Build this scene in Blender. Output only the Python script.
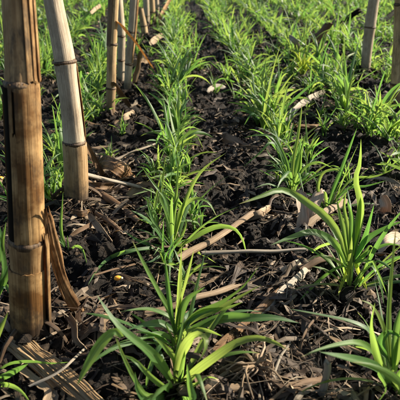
import bpy, math, random
import numpy as np
from mathutils import Vector

for o in list(bpy.data.objects):
    bpy.data.objects.remove(o, do_unlink=True)
scene = bpy.context.scene
COL = scene.collection

# ------------------------------------------------------------------ camera
F = 560.0                         # focal length in pixels of a 400 px frame
H = 0.32                          # camera height above the soil, metres
PITCH = math.atan(262.0 / F)
YAW = math.atan(27.0 * math.cos(PITCH) / F)
CAM = np.array([0.0, 0.0, H])
FWD = np.array([math.sin(YAW) * math.cos(PITCH), math.cos(YAW) * math.cos(PITCH), -math.sin(PITCH)])
RGT = np.array([math.cos(YAW), -math.sin(YAW), 0.0])
UPV = np.cross(RGT, FWD)
cd = bpy.data.cameras.new('camera')
cd.sensor_width = 36.0
cd.lens = 36.0 * F / 400.0
cd.clip_start = 0.01
cd.clip_end = 2000.0
cd.dof.use_dof = True
cd.dof.focus_distance = 0.62
cd.dof.aperture_fstop = 20.0
cam = bpy.data.objects.new('camera', cd)
COL.objects.link(cam)
cam.location = CAM
cam.rotation_euler = Vector(FWD).to_track_quat('-Z', 'Y').to_euler()
scene.camera = cam

# ------------------------------------------------------------------ sky, sun, exposure
SUN_AZ, SUN_EL = math.radians(74), math.radians(29)
w = bpy.data.worlds.new('World')
scene.world = w
w.use_nodes = True
nt = w.node_tree
sky = nt.nodes.new('ShaderNodeTexSky')
sky.sky_type = 'NISHITA'
sky.sun_disc = False
sky.sun_elevation = SUN_EL
sky.sun_rotation = SUN_AZ
nt.nodes['Background'].inputs['Strength'].default_value = 0.05
nt.links.new(sky.outputs[0], nt.nodes['Background'].inputs['Color'])
sl = bpy.data.lights.new('sun', 'SUN')
sl.energy = 5.0
sl.angle = math.radians(0.53)
sl.color = (1.0, 0.90, 0.74)
sun = bpy.data.objects.new('sun', sl)
COL.objects.link(sun)
sv = Vector((math.sin(SUN_AZ) * math.cos(SUN_EL), math.cos(SUN_AZ) * math.cos(SUN_EL), math.sin(SUN_EL)))
sun.rotation_euler = sv.to_track_quat('Z', 'Y').to_euler()
sun.location = (2, 2, 3)
scene.view_settings.view_transform = 'Standard'
scene.view_settings.look = 'None'
scene.view_settings.gamma = 1.0
scene.view_settings.exposure = 1.48

rng = np.random.default_rng(7)
random.seed(7)

# ------------------------------------------------------------------ noise and heights
def _hash(ix, iy, seed):
    h = (ix.astype(np.int64) * 374761393 + iy.astype(np.int64) * 668265263 + seed * 974634777) & 0xFFFFFFFF
    h = ((h ^ (h >> 13)) * 1274126177) & 0xFFFFFFFF
    h = ((h ^ (h >> 16)) * 2246822519) & 0xFFFFFFFF
    return ((h ^ (h >> 15)) & 0xFFFFFF) / float(0xFFFFFF)

def vnoise(x, y, seed=0):
    ix, iy = np.floor(x), np.floor(y)
    fx, fy = x - ix, y - iy
    fx = fx * fx * (3 - 2 * fx)
    fy = fy * fy * (3 - 2 * fy)
    a, b = _hash(ix, iy, seed), _hash(ix + 1, iy, seed)
    c, d = _hash(ix, iy + 1, seed), _hash(ix + 1, iy + 1, seed)
    return (a * (1 - fx) + b * fx) * (1 - fy) + (c * (1 - fx) + d * fx) * fy - 0.5

def lumps(x, y, seed):
    """rounded clods: 1 at a clod's middle, 0 in the cracks between clods"""
    ix, iy = np.floor(x), np.floor(y)
    best = np.zeros_like(x)
    for dx in (-1, 0, 1):
        for dy in (-1, 0, 1):
            cx, cy = ix + dx, iy + dy
            px = cx + 0.15 + 0.7 * _hash(cx, cy, seed)
            py = cy + 0.15 + 0.7 * _hash(cx, cy, seed + 1)
            r = 0.35 + 0.5 * _hash(cx, cy, seed + 2)
            q = 1 - ((x - px) ** 2 + (y - py) ** 2) / (r * r)
            best = np.maximum(best, np.sqrt(np.maximum(q, 0)) * r)
    return best

def ray(u, v):
    return FWD + RGT * (u - 200.0) / F - UPV * (v - 200.0) / F
def on_z(u, v, z=0.0):
    d = ray(u, v)
    return CAM + d * ((z - H) / d[2])
HEAPS = [on_z(*q)[:2] for q in [(30, 338), (77, 207), (110.5, 123), (121, 92), (127, 98), (146, 42), (147, 29), (364.5, 78), (397, 112)]]
def height_low(x, y):
    m = 0.0
    for hx, hy in HEAPS:
        m = m + np.exp(-((x - hx) ** 2 + (y - hy) ** 2) / 0.028 ** 2)
    return 0.016 * np.minimum(m, 1) * (0.6 + vnoise(x * 40, y * 40, 71)) + 0.014 * vnoise(x * 6, y * 6, 1) + 0.008 * vnoise(x * 17, y * 17, 2)

def height(x, y):
    x = np.asarray(x, float); y = np.asarray(y, float)
    wx = x + 0.014 * vnoise(x * 50, y * 50, 11)
    wy = y + 0.014 * vnoise(x * 50, y * 50, 12)
    amp = 0.4 + 1.3 * np.clip(vnoise(x * 9, y * 9, 5) + 0.5, 0, 1)
    z = height_low(x, y)
    z = z + amp * 0.016 * (lumps(wx * 26, wy * 26, 21) - 0.35) + 0.007 * np.abs(vnoise(wx * 45, wy * 45, 51))
    z = z + amp * 0.008 * (lumps(wx * 75, wy * 75, 31) - 0.35)
    z = z + 0.0055 * vnoise(wx * 120, wy * 120, 41) + 0.005 * vnoise(x * 240, y * 240, 42)
    return z

def hz(x, y):
    return float(height(np.array([x]), np.array([y]))[0])

# ------------------------------------------------------------------ pixels to places
def at(u, v, Y):
    d = ray(u, v)
    return CAM + d * (Y / d[1])
def project(p):
    q = np.asarray(p, float) - CAM
    zc = np.maximum(q @ FWD, 1e-3)
    return 200 + F * (q @ RGT) / zc, 200 - F * (q @ UPV) / zc, zc

# ------------------------------------------------------------------ mesh helpers
def spline(P, n):
    P = np.asarray(P, float)
    k = len(P)
    if k == 2:
        t = np.linspace(0, 1, n)[:, None]
        return P[0] * (1 - t) + P[1] * t
    seg = np.linalg.norm(np.diff(P, axis=0), axis=1) ** 0.7 + 1e-6
    s = np.concatenate([[0], np.cumsum(seg)]); s /= s[-1]
    E = np.vstack([2 * P[0] - P[1], P, 2 * P[-1] - P[-2]])
    out = []
    for t in np.linspace(0, 1, n):
        i = min(np.searchsorted(s, t, side='right') - 1, k - 2)
        u = (t - s[i]) / (s[i + 1] - s[i])
        p0, p1, p2, p3 = E[i], E[i + 1], E[i + 2], E[i + 3]
        out.append(0.5 * (2 * p1 + (p2 - p0) * u + (2 * p0 - 5 * p1 + 4 * p2 - p3) * u * u + (3 * p1 - p0 - 3 * p2 + p3) * u ** 3))
    return np.array(out)

def nrm(a):
    return a / (np.linalg.norm(a, axis=-1, keepdims=True) + 1e-12)

def grid_faces(nr, nc, wrap=False):
    f = []
    for i in range(nr - 1):
        for j in range(nc if wrap else nc - 1):
            j2 = (j + 1) % nc
            f.append((i * nc + j, i * nc + j2, (i + 1) * nc + j2, (i + 1) * nc + j))
    return f

def make_mesh(name, V, faces, uv=None, smooth=True, mat=None, rnd=None, colr=None):
    me = bpy.data.meshes.new(name)
    me.from_pydata([tuple(p) for p in np.asarray(V, float)], [], faces)
    if uv is not None:
        lay = me.uv_layers.new(name='UVMap')
        idx = np.zeros(len(me.loops), dtype=np.int32)
        me.loops.foreach_get('vertex_index', idx)
        lay.data.foreach_set('uv', np.asarray(uv, dtype=np.float32)[idx].ravel())
    if rnd is not None:
        a = me.attributes.new('rnd', 'FLOAT', 'POINT')
        a.data.foreach_set('value', np.asarray(rnd, dtype=np.float32))
    if colr is not None:
        a = me.attributes.new('tint', 'FLOAT_COLOR', 'POINT')
        a.data.foreach_set('color', np.asarray(colr, dtype=np.float32).ravel())
    if smooth:
        me.polygons.foreach_set('use_smooth', np.ones(len(me.polygons), dtype=bool))
    if mat is not None:
        me.materials.append(mat)
    me.update()
    if smooth and len(me.polygons) > 20:
        me.set_sharp_from_angle(angle=math.radians(55))
    return me

def obj(name, me, parent=None, **props):
    o = bpy.data.objects.new(name, me)
    COL.objects.link(o)
    if parent is not None:
        o.parent = parent
    for k, v in props.items():
        o[k] = v
    return o

def thing(name, loc, label, cat, group=None):
    o = bpy.data.objects.new(name, None)
    o.empty_display_size = 0.01
    COL.objects.link(o)
    o.location = loc
    o['label'] = label
    o['category'] = cat
    if group:
        o['group'] = group
    return o

def rot_about(S, T, a):
    """rotate S (perpendicular to T) about T by angle a, arrays"""
    return S * np.cos(a)[:, None] + np.cross(T, S) * np.sin(a)[:, None]

def frames(C, ref):
    T = nrm(np.gradient(C, axis=0))
    S = np.cross(T, ref)
    for i in range(len(S)):
        if np.linalg.norm(S[i]) < 0.15 and i:
            S[i] = S[i - 1] - T[i] * (S[i - 1] @ T[i])
        S[i] /= np.linalg.norm(S[i]) + 1e-9
        if i and S[i] @ S[i - 1] < 0:
            S[i] = -S[i]
    # even out sudden turns of the ribbon
    for _ in range(2):
        Q = S.copy()
        Q[1:-1] = S[:-2] + 2 * S[1:-1] + S[2:]
        S = nrm(Q - T * np.sum(Q * T, axis=1)[:, None])
    return T, S

def blade(P, W, roll=(0, 0), n=13, m=5, fold=0.22, ref=None, prof='leaf'):
    """a leaf blade along P: width W, V-fold, twist; returns verts, faces, uv"""
    C = spline(P, n)
    if ref is None:
        R = nrm(CAM - C)
    else:
        R = np.repeat(np.asarray(ref, float)[None], n, 0)
    T, S = frames(C, R)
    t = np.linspace(0, 1, n)
    sd = abs(W * 7919.0 + C[-1, 0] * 613.0 + C[-1, 2] * 977.0) * 10
    a = np.radians(roll[0] + (roll[1] - roll[0]) * t + 55 * vnoise(t * 2.6 + sd, t * 0 + 0.3, 9) * (t > 0.08))
    S = rot_about(S, T, a)
    N = np.cross(S, T)
    if prof == 'leaf':
        wd = W * np.minimum(1, 0.45 + 1.6 * t) * np.power(np.maximum(1 - t ** 2.6, 0), 0.75)
        wd = wd * (1 + 0.22 * vnoise(t * 4 + sd, t * 0 + 0.7, 10))
        wd[-1] = W * 0.02
    else:
        wd = W * (0.85 + 0.15 * np.sin(t * 9 + W * 3000)) * np.minimum(1, 0.6 + 6 * np.minimum(t, 1 - t))
    V, UVs = [], []
    for j in range(m):
        q = j / (m - 1) * 2 - 1
        V.append(C + S * (q * wd / 2)[:, None] + N * ((abs(q) - 0.5) * fold * wd)[:, None])
        UVs.append(np.stack([np.full(n, j / (m - 1)), t], 1))
    V = np.stack(V, 1).reshape(-1, 3)
    UVs = np.stack(UVs, 1).reshape(-1, 2)
    return V, grid_faces(n, m), UVs

def tube(C, rad, seg=20, a0=0.0, a1=None, ridge=0, ridge_amp=0.0, squash=1.0, seed=0, cap=True, xref=None, wob=0.03, thick=0.0):
    """tube (or part of one, from angle a0 to a1) along centre line C; returns verts, faces, uv"""
    C = np.asarray(C, float); n = len(C)
    T = nrm(np.gradient(C, axis=0))
    X = np.array([1.0, 0, 0]) if xref is None else np.asarray(xref, float)
    X = np.repeat(X[None], n, 0)
    X = nrm(X - T * np.sum(X * T, axis=1)[:, None])
    Y = np.cross(X, T)                     # towards the camera for an upright stalk
    rad = np.broadcast_to(np.asarray(rad, float), (n,))
    full = a1 is None
    A = np.linspace(0, 2 * math.pi, seg, endpoint=False) if full else np.linspace(a0, a1, seg)
    L = np.concatenate([[0], np.cumsum(np.linalg.norm(np.diff(C, axis=0), axis=1))])
    rs = np.random.default_rng(seed)
    ph = rs.uniform(0, 6.28, 4)
    def shell(off):
        V, UVs = [], []
        for i in range(n):
            rr = (rad[i] + off) * (1 + wob * np.sin(2 * A + ph[0] + L[i] * 20) + wob * 0.6 * np.sin(3 * A + ph[1]))
            if ridge:
                rr = rr * (1 + ridge_amp * (np.abs(np.sin(A * ridge / 2 + ph[2])) - 0.5))
            V.append(C[i] + np.outer(np.cos(A) * rr, X[i]) + np.outer(np.sin(A) * rr * squash, Y[i]))
            UVs.append(np.stack([A / (2 * math.pi), np.full(seg, L[i])], 1))
        return np.vstack(V), np.vstack(UVs)
    V, UVs = shell(0)
    f = grid_faces(n, seg, wrap=full)
    if full and cap:
        f.append(tuple(range(seg))[::-1]); f.append(tuple(range((n - 1) * seg, n * seg)))
    if not full and thick:
        V2, UV2 = shell(-thick)
        k = len(V)
        f2 = [tuple(k + i for i in q[::-1]) for q in f]
        edge = []
        for i in range(n - 1):
            a, b = i * seg, (i + 1) * seg
            edge.append((a, b, k + b, k + a))
            a, b = a + seg - 1, b + seg - 1
            edge.append((b, a, k + a, k + b))
        for j in range(seg - 1):
            edge.append((j + 1, j, k + j, k + j + 1))
            q = (n - 1) * seg + j
            edge.append((q, q + 1, k + q + 1, k + q))
        V = np.vstack([V, V2]); UVs = np.vstack([UVs, UV2]); f = f + f2 + edge
    return V, f, UVs

# ------------------------------------------------------------------ materials
def new_mat(name):
    m = bpy.data.materials.new(name)
    m.use_nodes = True
    t = m.node_tree
    return m, t, t.nodes['Principled BSDF'], t.nodes['Material Output']

def N(t, kind, **kw):
    n = t.nodes.new(kind)
    for k, v in kw.items():
        setattr(n, k, v)
    return n

def ramp(t, fac, stops):
    r = N(t, 'ShaderNodeValToRGB')
    e = r.color_ramp.elements
    while len(e) < len(stops):
        e.new(0.5)
    for i, (p, c) in enumerate(stops):
        e[i].position = p
        e[i].color = (*c, 1)
    t.links.new(fac, r.inputs[0])
    return r.outputs[0]

def mixc(t, fac, a, b, mode='MIX'):
    x = N(t, 'ShaderNodeMix', data_type='RGBA', blend_type=mode)
    for s, val in ((x.inputs[0], fac), (x.inputs[6], a), (x.inputs[7], b)):
        if isinstance(val, (int, float)):
            s.default_value = val
        elif isinstance(val, tuple):
            s.default_value = (*val, 1)
        else:
            t.links.new(val, s)
    return x.outputs[2]

def math_node(t, op, a, b=0.5):
    x = N(t, 'ShaderNodeMath', operation=op)
    for s, val in ((x.inputs[0], a), (x.inputs[1], b)):
        if isinstance(val, (int, float)):
            s.default_value = val
        else:
            t.links.new(val, s)
    return x.outputs[0]

def noise(t, vec, scale, detail=4, rough=0.6):
    n = N(t, 'ShaderNodeTexNoise')
    n.inputs['Scale'].default_value = scale
    n.inputs['Detail'].default_value = detail
    n.inputs['Roughness'].default_value = rough
    if vec is not None:
        t.links.new(vec, n.inputs['Vector'])
    return n.outputs[0]

def mapping(t, vec, scale, loc_from=None):
    m = N(t, 'ShaderNodeMapping')
    m.inputs['Scale'].default_value = scale
    t.links.new(vec, m.inputs['Vector'])
    if loc_from is not None:
        c = N(t, 'ShaderNodeCombineXYZ')
        v = math_node(t, 'MULTIPLY', loc_from, 37.0)
        t.links.new(v, c.inputs[0]); t.links.new(v, c.inputs[2])
        t.links.new(c.outputs[0], m.inputs['Location'])
    return m.outputs[0]

def soil_mat(name, tint=1.0):
    m, t, b, out = new_mat(name)
    g = N(t, 'ShaderNodeNewGeometry').outputs['Position']
    n1 = noise(t, g, 9, 5)
    n2 = noise(t, g, 130, 6, 0.7)
    n3 = noise(t, g, 700, 4, 0.7)
    c1 = ramp(t, n2, [(0.3, (0.006 * tint, 0.0044 * tint, 0.0031 * tint)), (0.52, (0.018 * tint, 0.0125 * tint, 0.0082 * tint)), (0.74, (0.085 * tint, 0.062 * tint, 0.043 * tint))])  # dry and wet tones, stretched to paint sunlit grains over shaded hollows
    c2 = ramp(t, n1, [(0.35, (0.6, 0.58, 0.56)), (0.65, (1.25, 1.2, 1.15))])
    c = mixc(t, 1.0, c1, c2, 'MULTIPLY')
    t.links.new(c, b.inputs['Base Color'])
    rg = N(t, 'ShaderNodeMapRange')
    rg.inputs['To Min'].default_value = 0.42; rg.inputs['To Max'].default_value = 0.85
    t.links.new(n2, rg.inputs[0]); t.links.new(rg.outputs[0], b.inputs['Roughness'])
    b.inputs['Specular IOR Level'].default_value = 0.22
    bm = N(t, 'ShaderNodeBump')
    bm.inputs['Strength'].default_value = 1.0
    bm.inputs['Distance'].default_value = 0.0045
    s = math_node(t, 'ADD', n2, math_node(t, 'MULTIPLY', n3, 0.6))
    t.links.new(s, bm.inputs['Height'])
    t.links.new(bm.outputs[0], b.inputs['Normal'])
    return m

def leaf_mat(name, dry=False):
    m, t, b, out = new_mat(name)
    uv = N(t, 'ShaderNodeUVMap').outputs[0]
    att = N(t, 'ShaderNodeAttribute', attribute_name='rnd').outputs['Fac']
    oi = N(t, 'ShaderNodeObjectInfo').outputs['Random']
    r = math_node(t, 'FRACT', math_node(t, 'ADD', att, oi), 0)
    veins = noise(t, mapping(t, uv, (26, 1.2, 1), r), 1.0, 2, 0.5)
    patch = noise(t, mapping(t, uv, (1.5, 6, 1), r), 1.0, 3)
    if dry:
        base = ramp(t, r, [(0.0, (0.40, 0.42, 0.06)), (0.6, (0.34, 0.40, 0.06)), (1.0, (0.27, 0.38, 0.06))])
        trn = (0.62, 0.74, 0.08)
    else:
        base = ramp(t, r, [(0.0, (0.050, 0.115, 0.050)), (0.35, (0.065, 0.145, 0.045)), (0.7, (0.085, 0.175, 0.038)), (0.93, (0.11, 0.19, 0.036)), (1.0, (0.16, 0.21, 0.06))])
        trn = ramp(t, r, [(0.0, (0.16, 0.37, 0.06)), (0.6, (0.30, 0.47, 0.08)), (1.0, (0.38, 0.50, 0.09))])
    vc = ramp(t, veins, [(0.35, (0.8, 0.82, 0.8)), (0.65, (1.2, 1.18, 1.15))])
    c = mixc(t, 1.0, base, vc, 'MULTIPLY')
    pc = ramp(t, patch, [(0.35, (0.85, 0.88, 0.9)), (0.7, (1.15, 1.1, 1.0))])
    c = mixc(t, 1.0, c, pc, 'MULTIPLY')
    # yellowed tip and pale foot
    sep = N(t, 'ShaderNodeSeparateXYZ'); t.links.new(uv, sep.inputs[0])
    tipm = N(t, 'ShaderNodeMapRange'); tipm.inputs[1].default_value = 0.90; tipm.inputs[2].default_value = 1.02
    t.links.new(sep.outputs[1], tipm.inputs[0])
    tf = math_node(t, 'MULTIPLY', tipm.outputs[0], math_node(t, 'GREATER_THAN', r, 0.55))
    c = mixc(t, tf, c, (0.36, 0.27, 0.10))
    mid = math_node(t, 'ABSOLUTE', math_node(t, 'SUBTRACT', sep.outputs[0], 0.5))
    midr = N(t, 'ShaderNodeMapRange'); midr.inputs[1].default_value = 0.09; midr.inputs[2].default_value = 0.02
    t.links.new(mid, midr.inputs[0])
    c = mixc(t, math_node(t, 'MULTIPLY', midr.outputs[0], 0.35), c, (0.22, 0.32, 0.12))
    dust = ramp(t, noise(t, mapping(t, uv, (7, 22, 1), r), 1.0, 5, 0.7), [(0.60, (0, 0, 0)), (0.72, (0.6, 0.6, 0.6))])
    c = mixc(t, dust, c, (0.17, 0.15, 0.09))
    foot = N(t, 'ShaderNodeMapRange'); foot.inputs[1].default_value = 0.12; foot.inputs[2].default_value = 0.0
    t.links.new(sep.outputs[1], foot.inputs[0])
    c = mixc(t, math_node(t, 'MULTIPLY', foot.outputs[0], 0.5), c, (0.30, 0.36, 0.12))
    t.links.new(c, b.inputs['Base Color'])
    b.inputs['Roughness'].default_value = 0.40
    b.inputs['Specular IOR Level'].default_value = 0.5
    bm = N(t, 'ShaderNodeBump')
    bm.inputs['Strength'].default_value = 0.35
    bm.inputs['Distance'].default_value = 0.0006
    t.links.new(veins, bm.inputs['Height'])
    t.links.new(bm.outputs[0], b.inputs['Normal'])
    tr = N(t, 'ShaderNodeBsdfTranslucent')
    tc = mixc(t, 1.0, trn, vc, 'MULTIPLY')
    t.links.new(tc, tr.inputs[0])
    mx = N(t, 'ShaderNodeMixShader'); mx.inputs[0].default_value = 0.47
    t.links.new(b.outputs[0], mx.inputs[1]); t.links.new(tr.outputs[0], mx.inputs[2])
    t.links.new(mx.outputs[0], out.inputs[0])
    return m

def straw_mat(name, c0, c1, c2, dark=0.5, trans=0.0, fib=40.0, use_tint=False, rough=0.62, blot=14.0, foot=False, mould=0.0):
    """dry corn tissue: fibres run along v (metres), stains in blotches"""
    m, t, b, out = new_mat(name)
    uv = N(t, 'ShaderNodeUVMap').outputs[0]
    att = N(t, 'ShaderNodeAttribute', attribute_name='rnd').outputs['Fac']
    oi = N(t, 'ShaderNodeObjectInfo').outputs['Random']
    r = math_node(t, 'FRACT', math_node(t, 'ADD', att, oi), 0)
    fibn = noise(t, mapping(t, uv, (fib, 9, 1), r), 1.0, 4, 0.65)
    fine = noise(t, mapping(t, uv, (fib * 3, 25, 1), r), 1.0, 3, 0.6)
    blo = noise(t, mapping(t, uv, (2.5, blot, 1), r), 1.0, 5, 0.65)
    spk = noise(t, mapping(t, uv, (14, 160, 1), r), 1.0, 4, 0.7)
    c = ramp(t, fibn, [(0.3, c0), (0.5, c1), (0.72, c2)])
    fc = ramp(t, fine, [(0.3, (0.75, 0.73, 0.7)), (0.7, (1.15, 1.14, 1.12))])
    c = mixc(t, 1.0, c, fc, 'MULTIPLY')
    d = ramp(t, blo, [(0.38, (1, 1, 1)), (0.62, (1 - dark * 0.75, 1 - dark * 0.85, 1 - dark * 0.95))])
    c = mixc(t, 1.0, c, d, 'MULTIPLY')
    s = ramp(t, spk, [(0.60, (1, 1, 1)), (0.72, (0.45, 0.38, 0.32))])
    c = mixc(t, dark, c, mixc(t, 1.0, c, s, 'MULTIPLY'))
    if use_tint:
        ta = N(t, 'ShaderNodeAttribute', attribute_name='tint').outputs['Color']
        c = mixc(t, 1.0, c, ta, 'MULTIPLY')
    else:
        v = ramp(t, r, [(0, (0.8, 0.78, 0.76)), (1, (1.12, 1.1, 1.08))])
        c = mixc(t, 1.0, c, v, 'MULTIPLY')
    if mould:
        oc2 = N(t, 'ShaderNodeTexCoord').outputs['Object']
        mm = N(t, 'ShaderNodeMapping'); mm.inputs['Scale'].default_value = (1, 1, 0.35)
        t.links.new(oc2, mm.inputs['Vector'])
        mf = ramp(t, noise(t, mm.outputs[0], 75, 6, 0.72), [(0.51, (0, 0, 0)), (0.64, (mould, mould, mould))])
        c = mixc(t, mf, c, (0.045, 0.033, 0.024))
    if foot:                       # soil splashed and rubbed onto the lowest centimetres
        oc = N(t, 'ShaderNodeTexCoord').outputs['Object']
        sz = N(t, 'ShaderNodeSeparateXYZ'); t.links.new(oc, sz.inputs[0])
        edge = math_node(t, 'ADD', sz.outputs[2], math_node(t, 'MULTIPLY', math_node(t, 'SUBTRACT', noise(t, oc, 90, 5, 0.7), 0.5), 0.075))
        mr = N(t, 'ShaderNodeMapRange'); mr.inputs[1].default_value = 0.042; mr.inputs[2].default_value = 0.014
        t.links.new(edge, mr.inputs[0])
        c = mixc(t, math_node(t, 'MULTIPLY', mr.outputs[0], 0.9), c, (0.035, 0.024, 0.016))
    t.links.new(c, b.inputs['Base Color'])
    b.inputs['Roughness'].default_value = rough
    b.inputs['Specular IOR Level'].default_value = 0.35 if rough < 0.8 else 0.1
    bm = N(t, 'ShaderNodeBump')
    bm.inputs['Strength'].default_value = 0.6
    bm.inputs['Distance'].default_value = 0.0012
    h = math_node(t, 'ADD', fibn, math_node(t, 'MULTIPLY', fine, 0.5))
    t.links.new(h, bm.inputs['Height'])
    t.links.new(bm.outputs[0], b.inputs['Normal'])
    if trans:
        tr = N(t, 'ShaderNodeBsdfTranslucent')
        t.links.new(mixc(t, 1.0, c, (1.25, 0.95, 0.55), 'MULTIPLY'), tr.inputs[0])
        mx = N(t, 'ShaderNodeMixShader'); mx.inputs[0].default_value = trans
        t.links.new(b.outputs[0], mx.inputs[1]); t.links.new(tr.outputs[0], mx.inputs[2])
        t.links.new(mx.outputs[0], out.inputs[0])
    return m

M = {}
M['soil'] = soil_mat('dark_soil', 0.85)
M['crumb'] = soil_mat('soil_crumb', 1.5)  # paler tint paints sun highlights onto the crumbs
M['leaf'] = leaf_mat('rye_leaf')
M['yellow_leaf'] = leaf_mat('yellowing_leaf', dry=True)
M['stalk'] = straw_mat('corn_stalk_tan', (0.30, 0.20, 0.10), (0.46, 0.33, 0.18), (0.58, 0.45, 0.28), 0.55, foot=True, mould=0.55)
M['stalk_loose'] = straw_mat('corn_stalk_tan_loose', (0.30, 0.20, 0.10), (0.46, 0.33, 0.18), (0.58, 0.45, 0.28), 0.55)
M['stalk_pale'] = straw_mat('corn_stalk_pale', (0.35, 0.285, 0.205), (0.45, 0.38, 0.285), (0.55, 0.48, 0.375), 0.45, blot=18, foot=True, mould=0.4)
M['stalk_dark'] = straw_mat('corn_stalk_mould_and_shade', (0.004, 0.003, 0.002), (0.008, 0.006, 0.004), (0.035, 0.022, 0.013), 0.6, rough=0.85)  # mould on the nearest stalk; painted shade on two far fallen stalks
M['node'] = straw_mat('corn_node', (0.04, 0.025, 0.014), (0.11, 0.07, 0.04), (0.28, 0.19, 0.10), 0.8, blot=60)
M['sheath'] = straw_mat('dry_leaf_sheath', (0.26, 0.155, 0.065), (0.43, 0.275, 0.12), (0.58, 0.41, 0.21), 0.9, trans=0.25, blot=30, foot=True, mould=0.7)
M['sheath_loose'] = straw_mat('dry_leaf_sheath_loose', (0.26, 0.155, 0.065), (0.43, 0.275, 0.12), (0.58, 0.41, 0.21), 0.9, trans=0.25, blot=30)
M['torn'] = straw_mat('torn_sheath_brown', (0.13, 0.075, 0.035), (0.32, 0.19, 0.09), (0.52, 0.34, 0.17), 0.85, trans=0.15, blot=45, mould=0.8)
M['stalk_warm'] = straw_mat('corn_stalk_warm', (0.24, 0.145, 0.065), (0.40, 0.26, 0.12), (0.54, 0.39, 0.21), 0.7, blot=20, foot=True, mould=0.75)
M['pith'] = straw_mat('pith', (0.5, 0.42, 0.3), (0.62, 0.54, 0.4), (0.72, 0.64, 0.5), 0.3)
M['residue'] = straw_mat('tan_residue', (0.22, 0.155, 0.095), (0.38, 0.285, 0.185), (0.52, 0.42, 0.29), 0.6, trans=0.1)
M['residue_brown'] = straw_mat('brown_residue', (0.10, 0.062, 0.035), (0.18, 0.115, 0.065), (0.30, 0.205, 0.125), 0.6)
M['residue_grey'] = straw_mat('grey_residue', (0.22, 0.19, 0.15), (0.36, 0.32, 0.26), (0.50, 0.46, 0.39), 0.5)
M['husk'] = straw_mat('pale_husk', (0.42, 0.31, 0.22), (0.58, 0.46, 0.34), (0.70, 0.58, 0.45), 0.4, trans=0.2)
M['litter'] = straw_mat('litter', (0.55, 0.5, 0.45), (0.8, 0.77, 0.72), (1, 0.98, 0.95), 0.4, use_tint=True, trans=0.08)

# ------------------------------------------------------------------ the ground
def axis(lo, hi, step, grow, far):
    mid = np.arange(lo, hi, step)
    r = [mid[-1]]; s = step
    while r[-1] < far:
        s *= grow; r.append(r[-1] + s)
    l = [mid[0]]; s = step
    while l[-1] > -far:
        s *= grow * 1.02; l.append(l[-1] - s)
    return np.concatenate([np.array(l[1:])[::-1], mid, np.array(r[1:])])
gx = axis(-0.34, 0.46, 0.0028, 1.033, 250.0)
gy = axis(0.28, 0.95, 0.0028, 1.022, 250.0)
X, Y = np.meshgrid(gx, gy)
Z = height(X.ravel(), Y.ravel())
V = np.stack([X.ravel(), Y.ravel(), Z], 1).astype(np.float32)
nx, ny = len(gx), len(gy)
I = (np.arange(ny - 1)[:, None] * nx + np.arange(nx - 1)[None]).ravel()
Q = np.stack([I, I + 1, I + 1 + nx, I + nx], 1).astype(np.int32)
def big_mesh(name, V, Fq, mat, smooth=True, rnd=None, colr=None, uv=None):
    k = Fq.shape[1]
    me = bpy.data.meshes.new(name)
    me.vertices.add(len(V)); me.vertices.foreach_set('co', np.asarray(V, np.float32).ravel())
    me.loops.add(Fq.size); me.loops.foreach_set('vertex_index', Fq.ravel().astype(np.int32))
    me.polygons.add(len(Fq)); me.polygons.foreach_set('loop_start', np.arange(0, Fq.size, k, dtype=np.int32))
    me.polygons.foreach_set('use_smooth', np.full(len(Fq), smooth))
    if uv is not None:
        lay = me.uv_layers.new(name='UVMap')
        lay.data.foreach_set('uv', np.asarray(uv, np.float32)[Fq.ravel()].ravel())
    if rnd is not None:
        a = me.attributes.new('rnd', 'FLOAT', 'POINT'); a.data.foreach_set('value', np.asarray(rnd, np.float32))
    if colr is not None:
        a = me.attributes.new('tint', 'FLOAT_COLOR', 'POINT'); a.data.foreach_set('color', np.asarray(colr, np.float32).ravel())
    me.materials.append(mat)
    me.update(calc_edges=True)
    return me
g = obj('ground', big_mesh('ground', V, Q, M['soil']), kind='structure')

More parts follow.
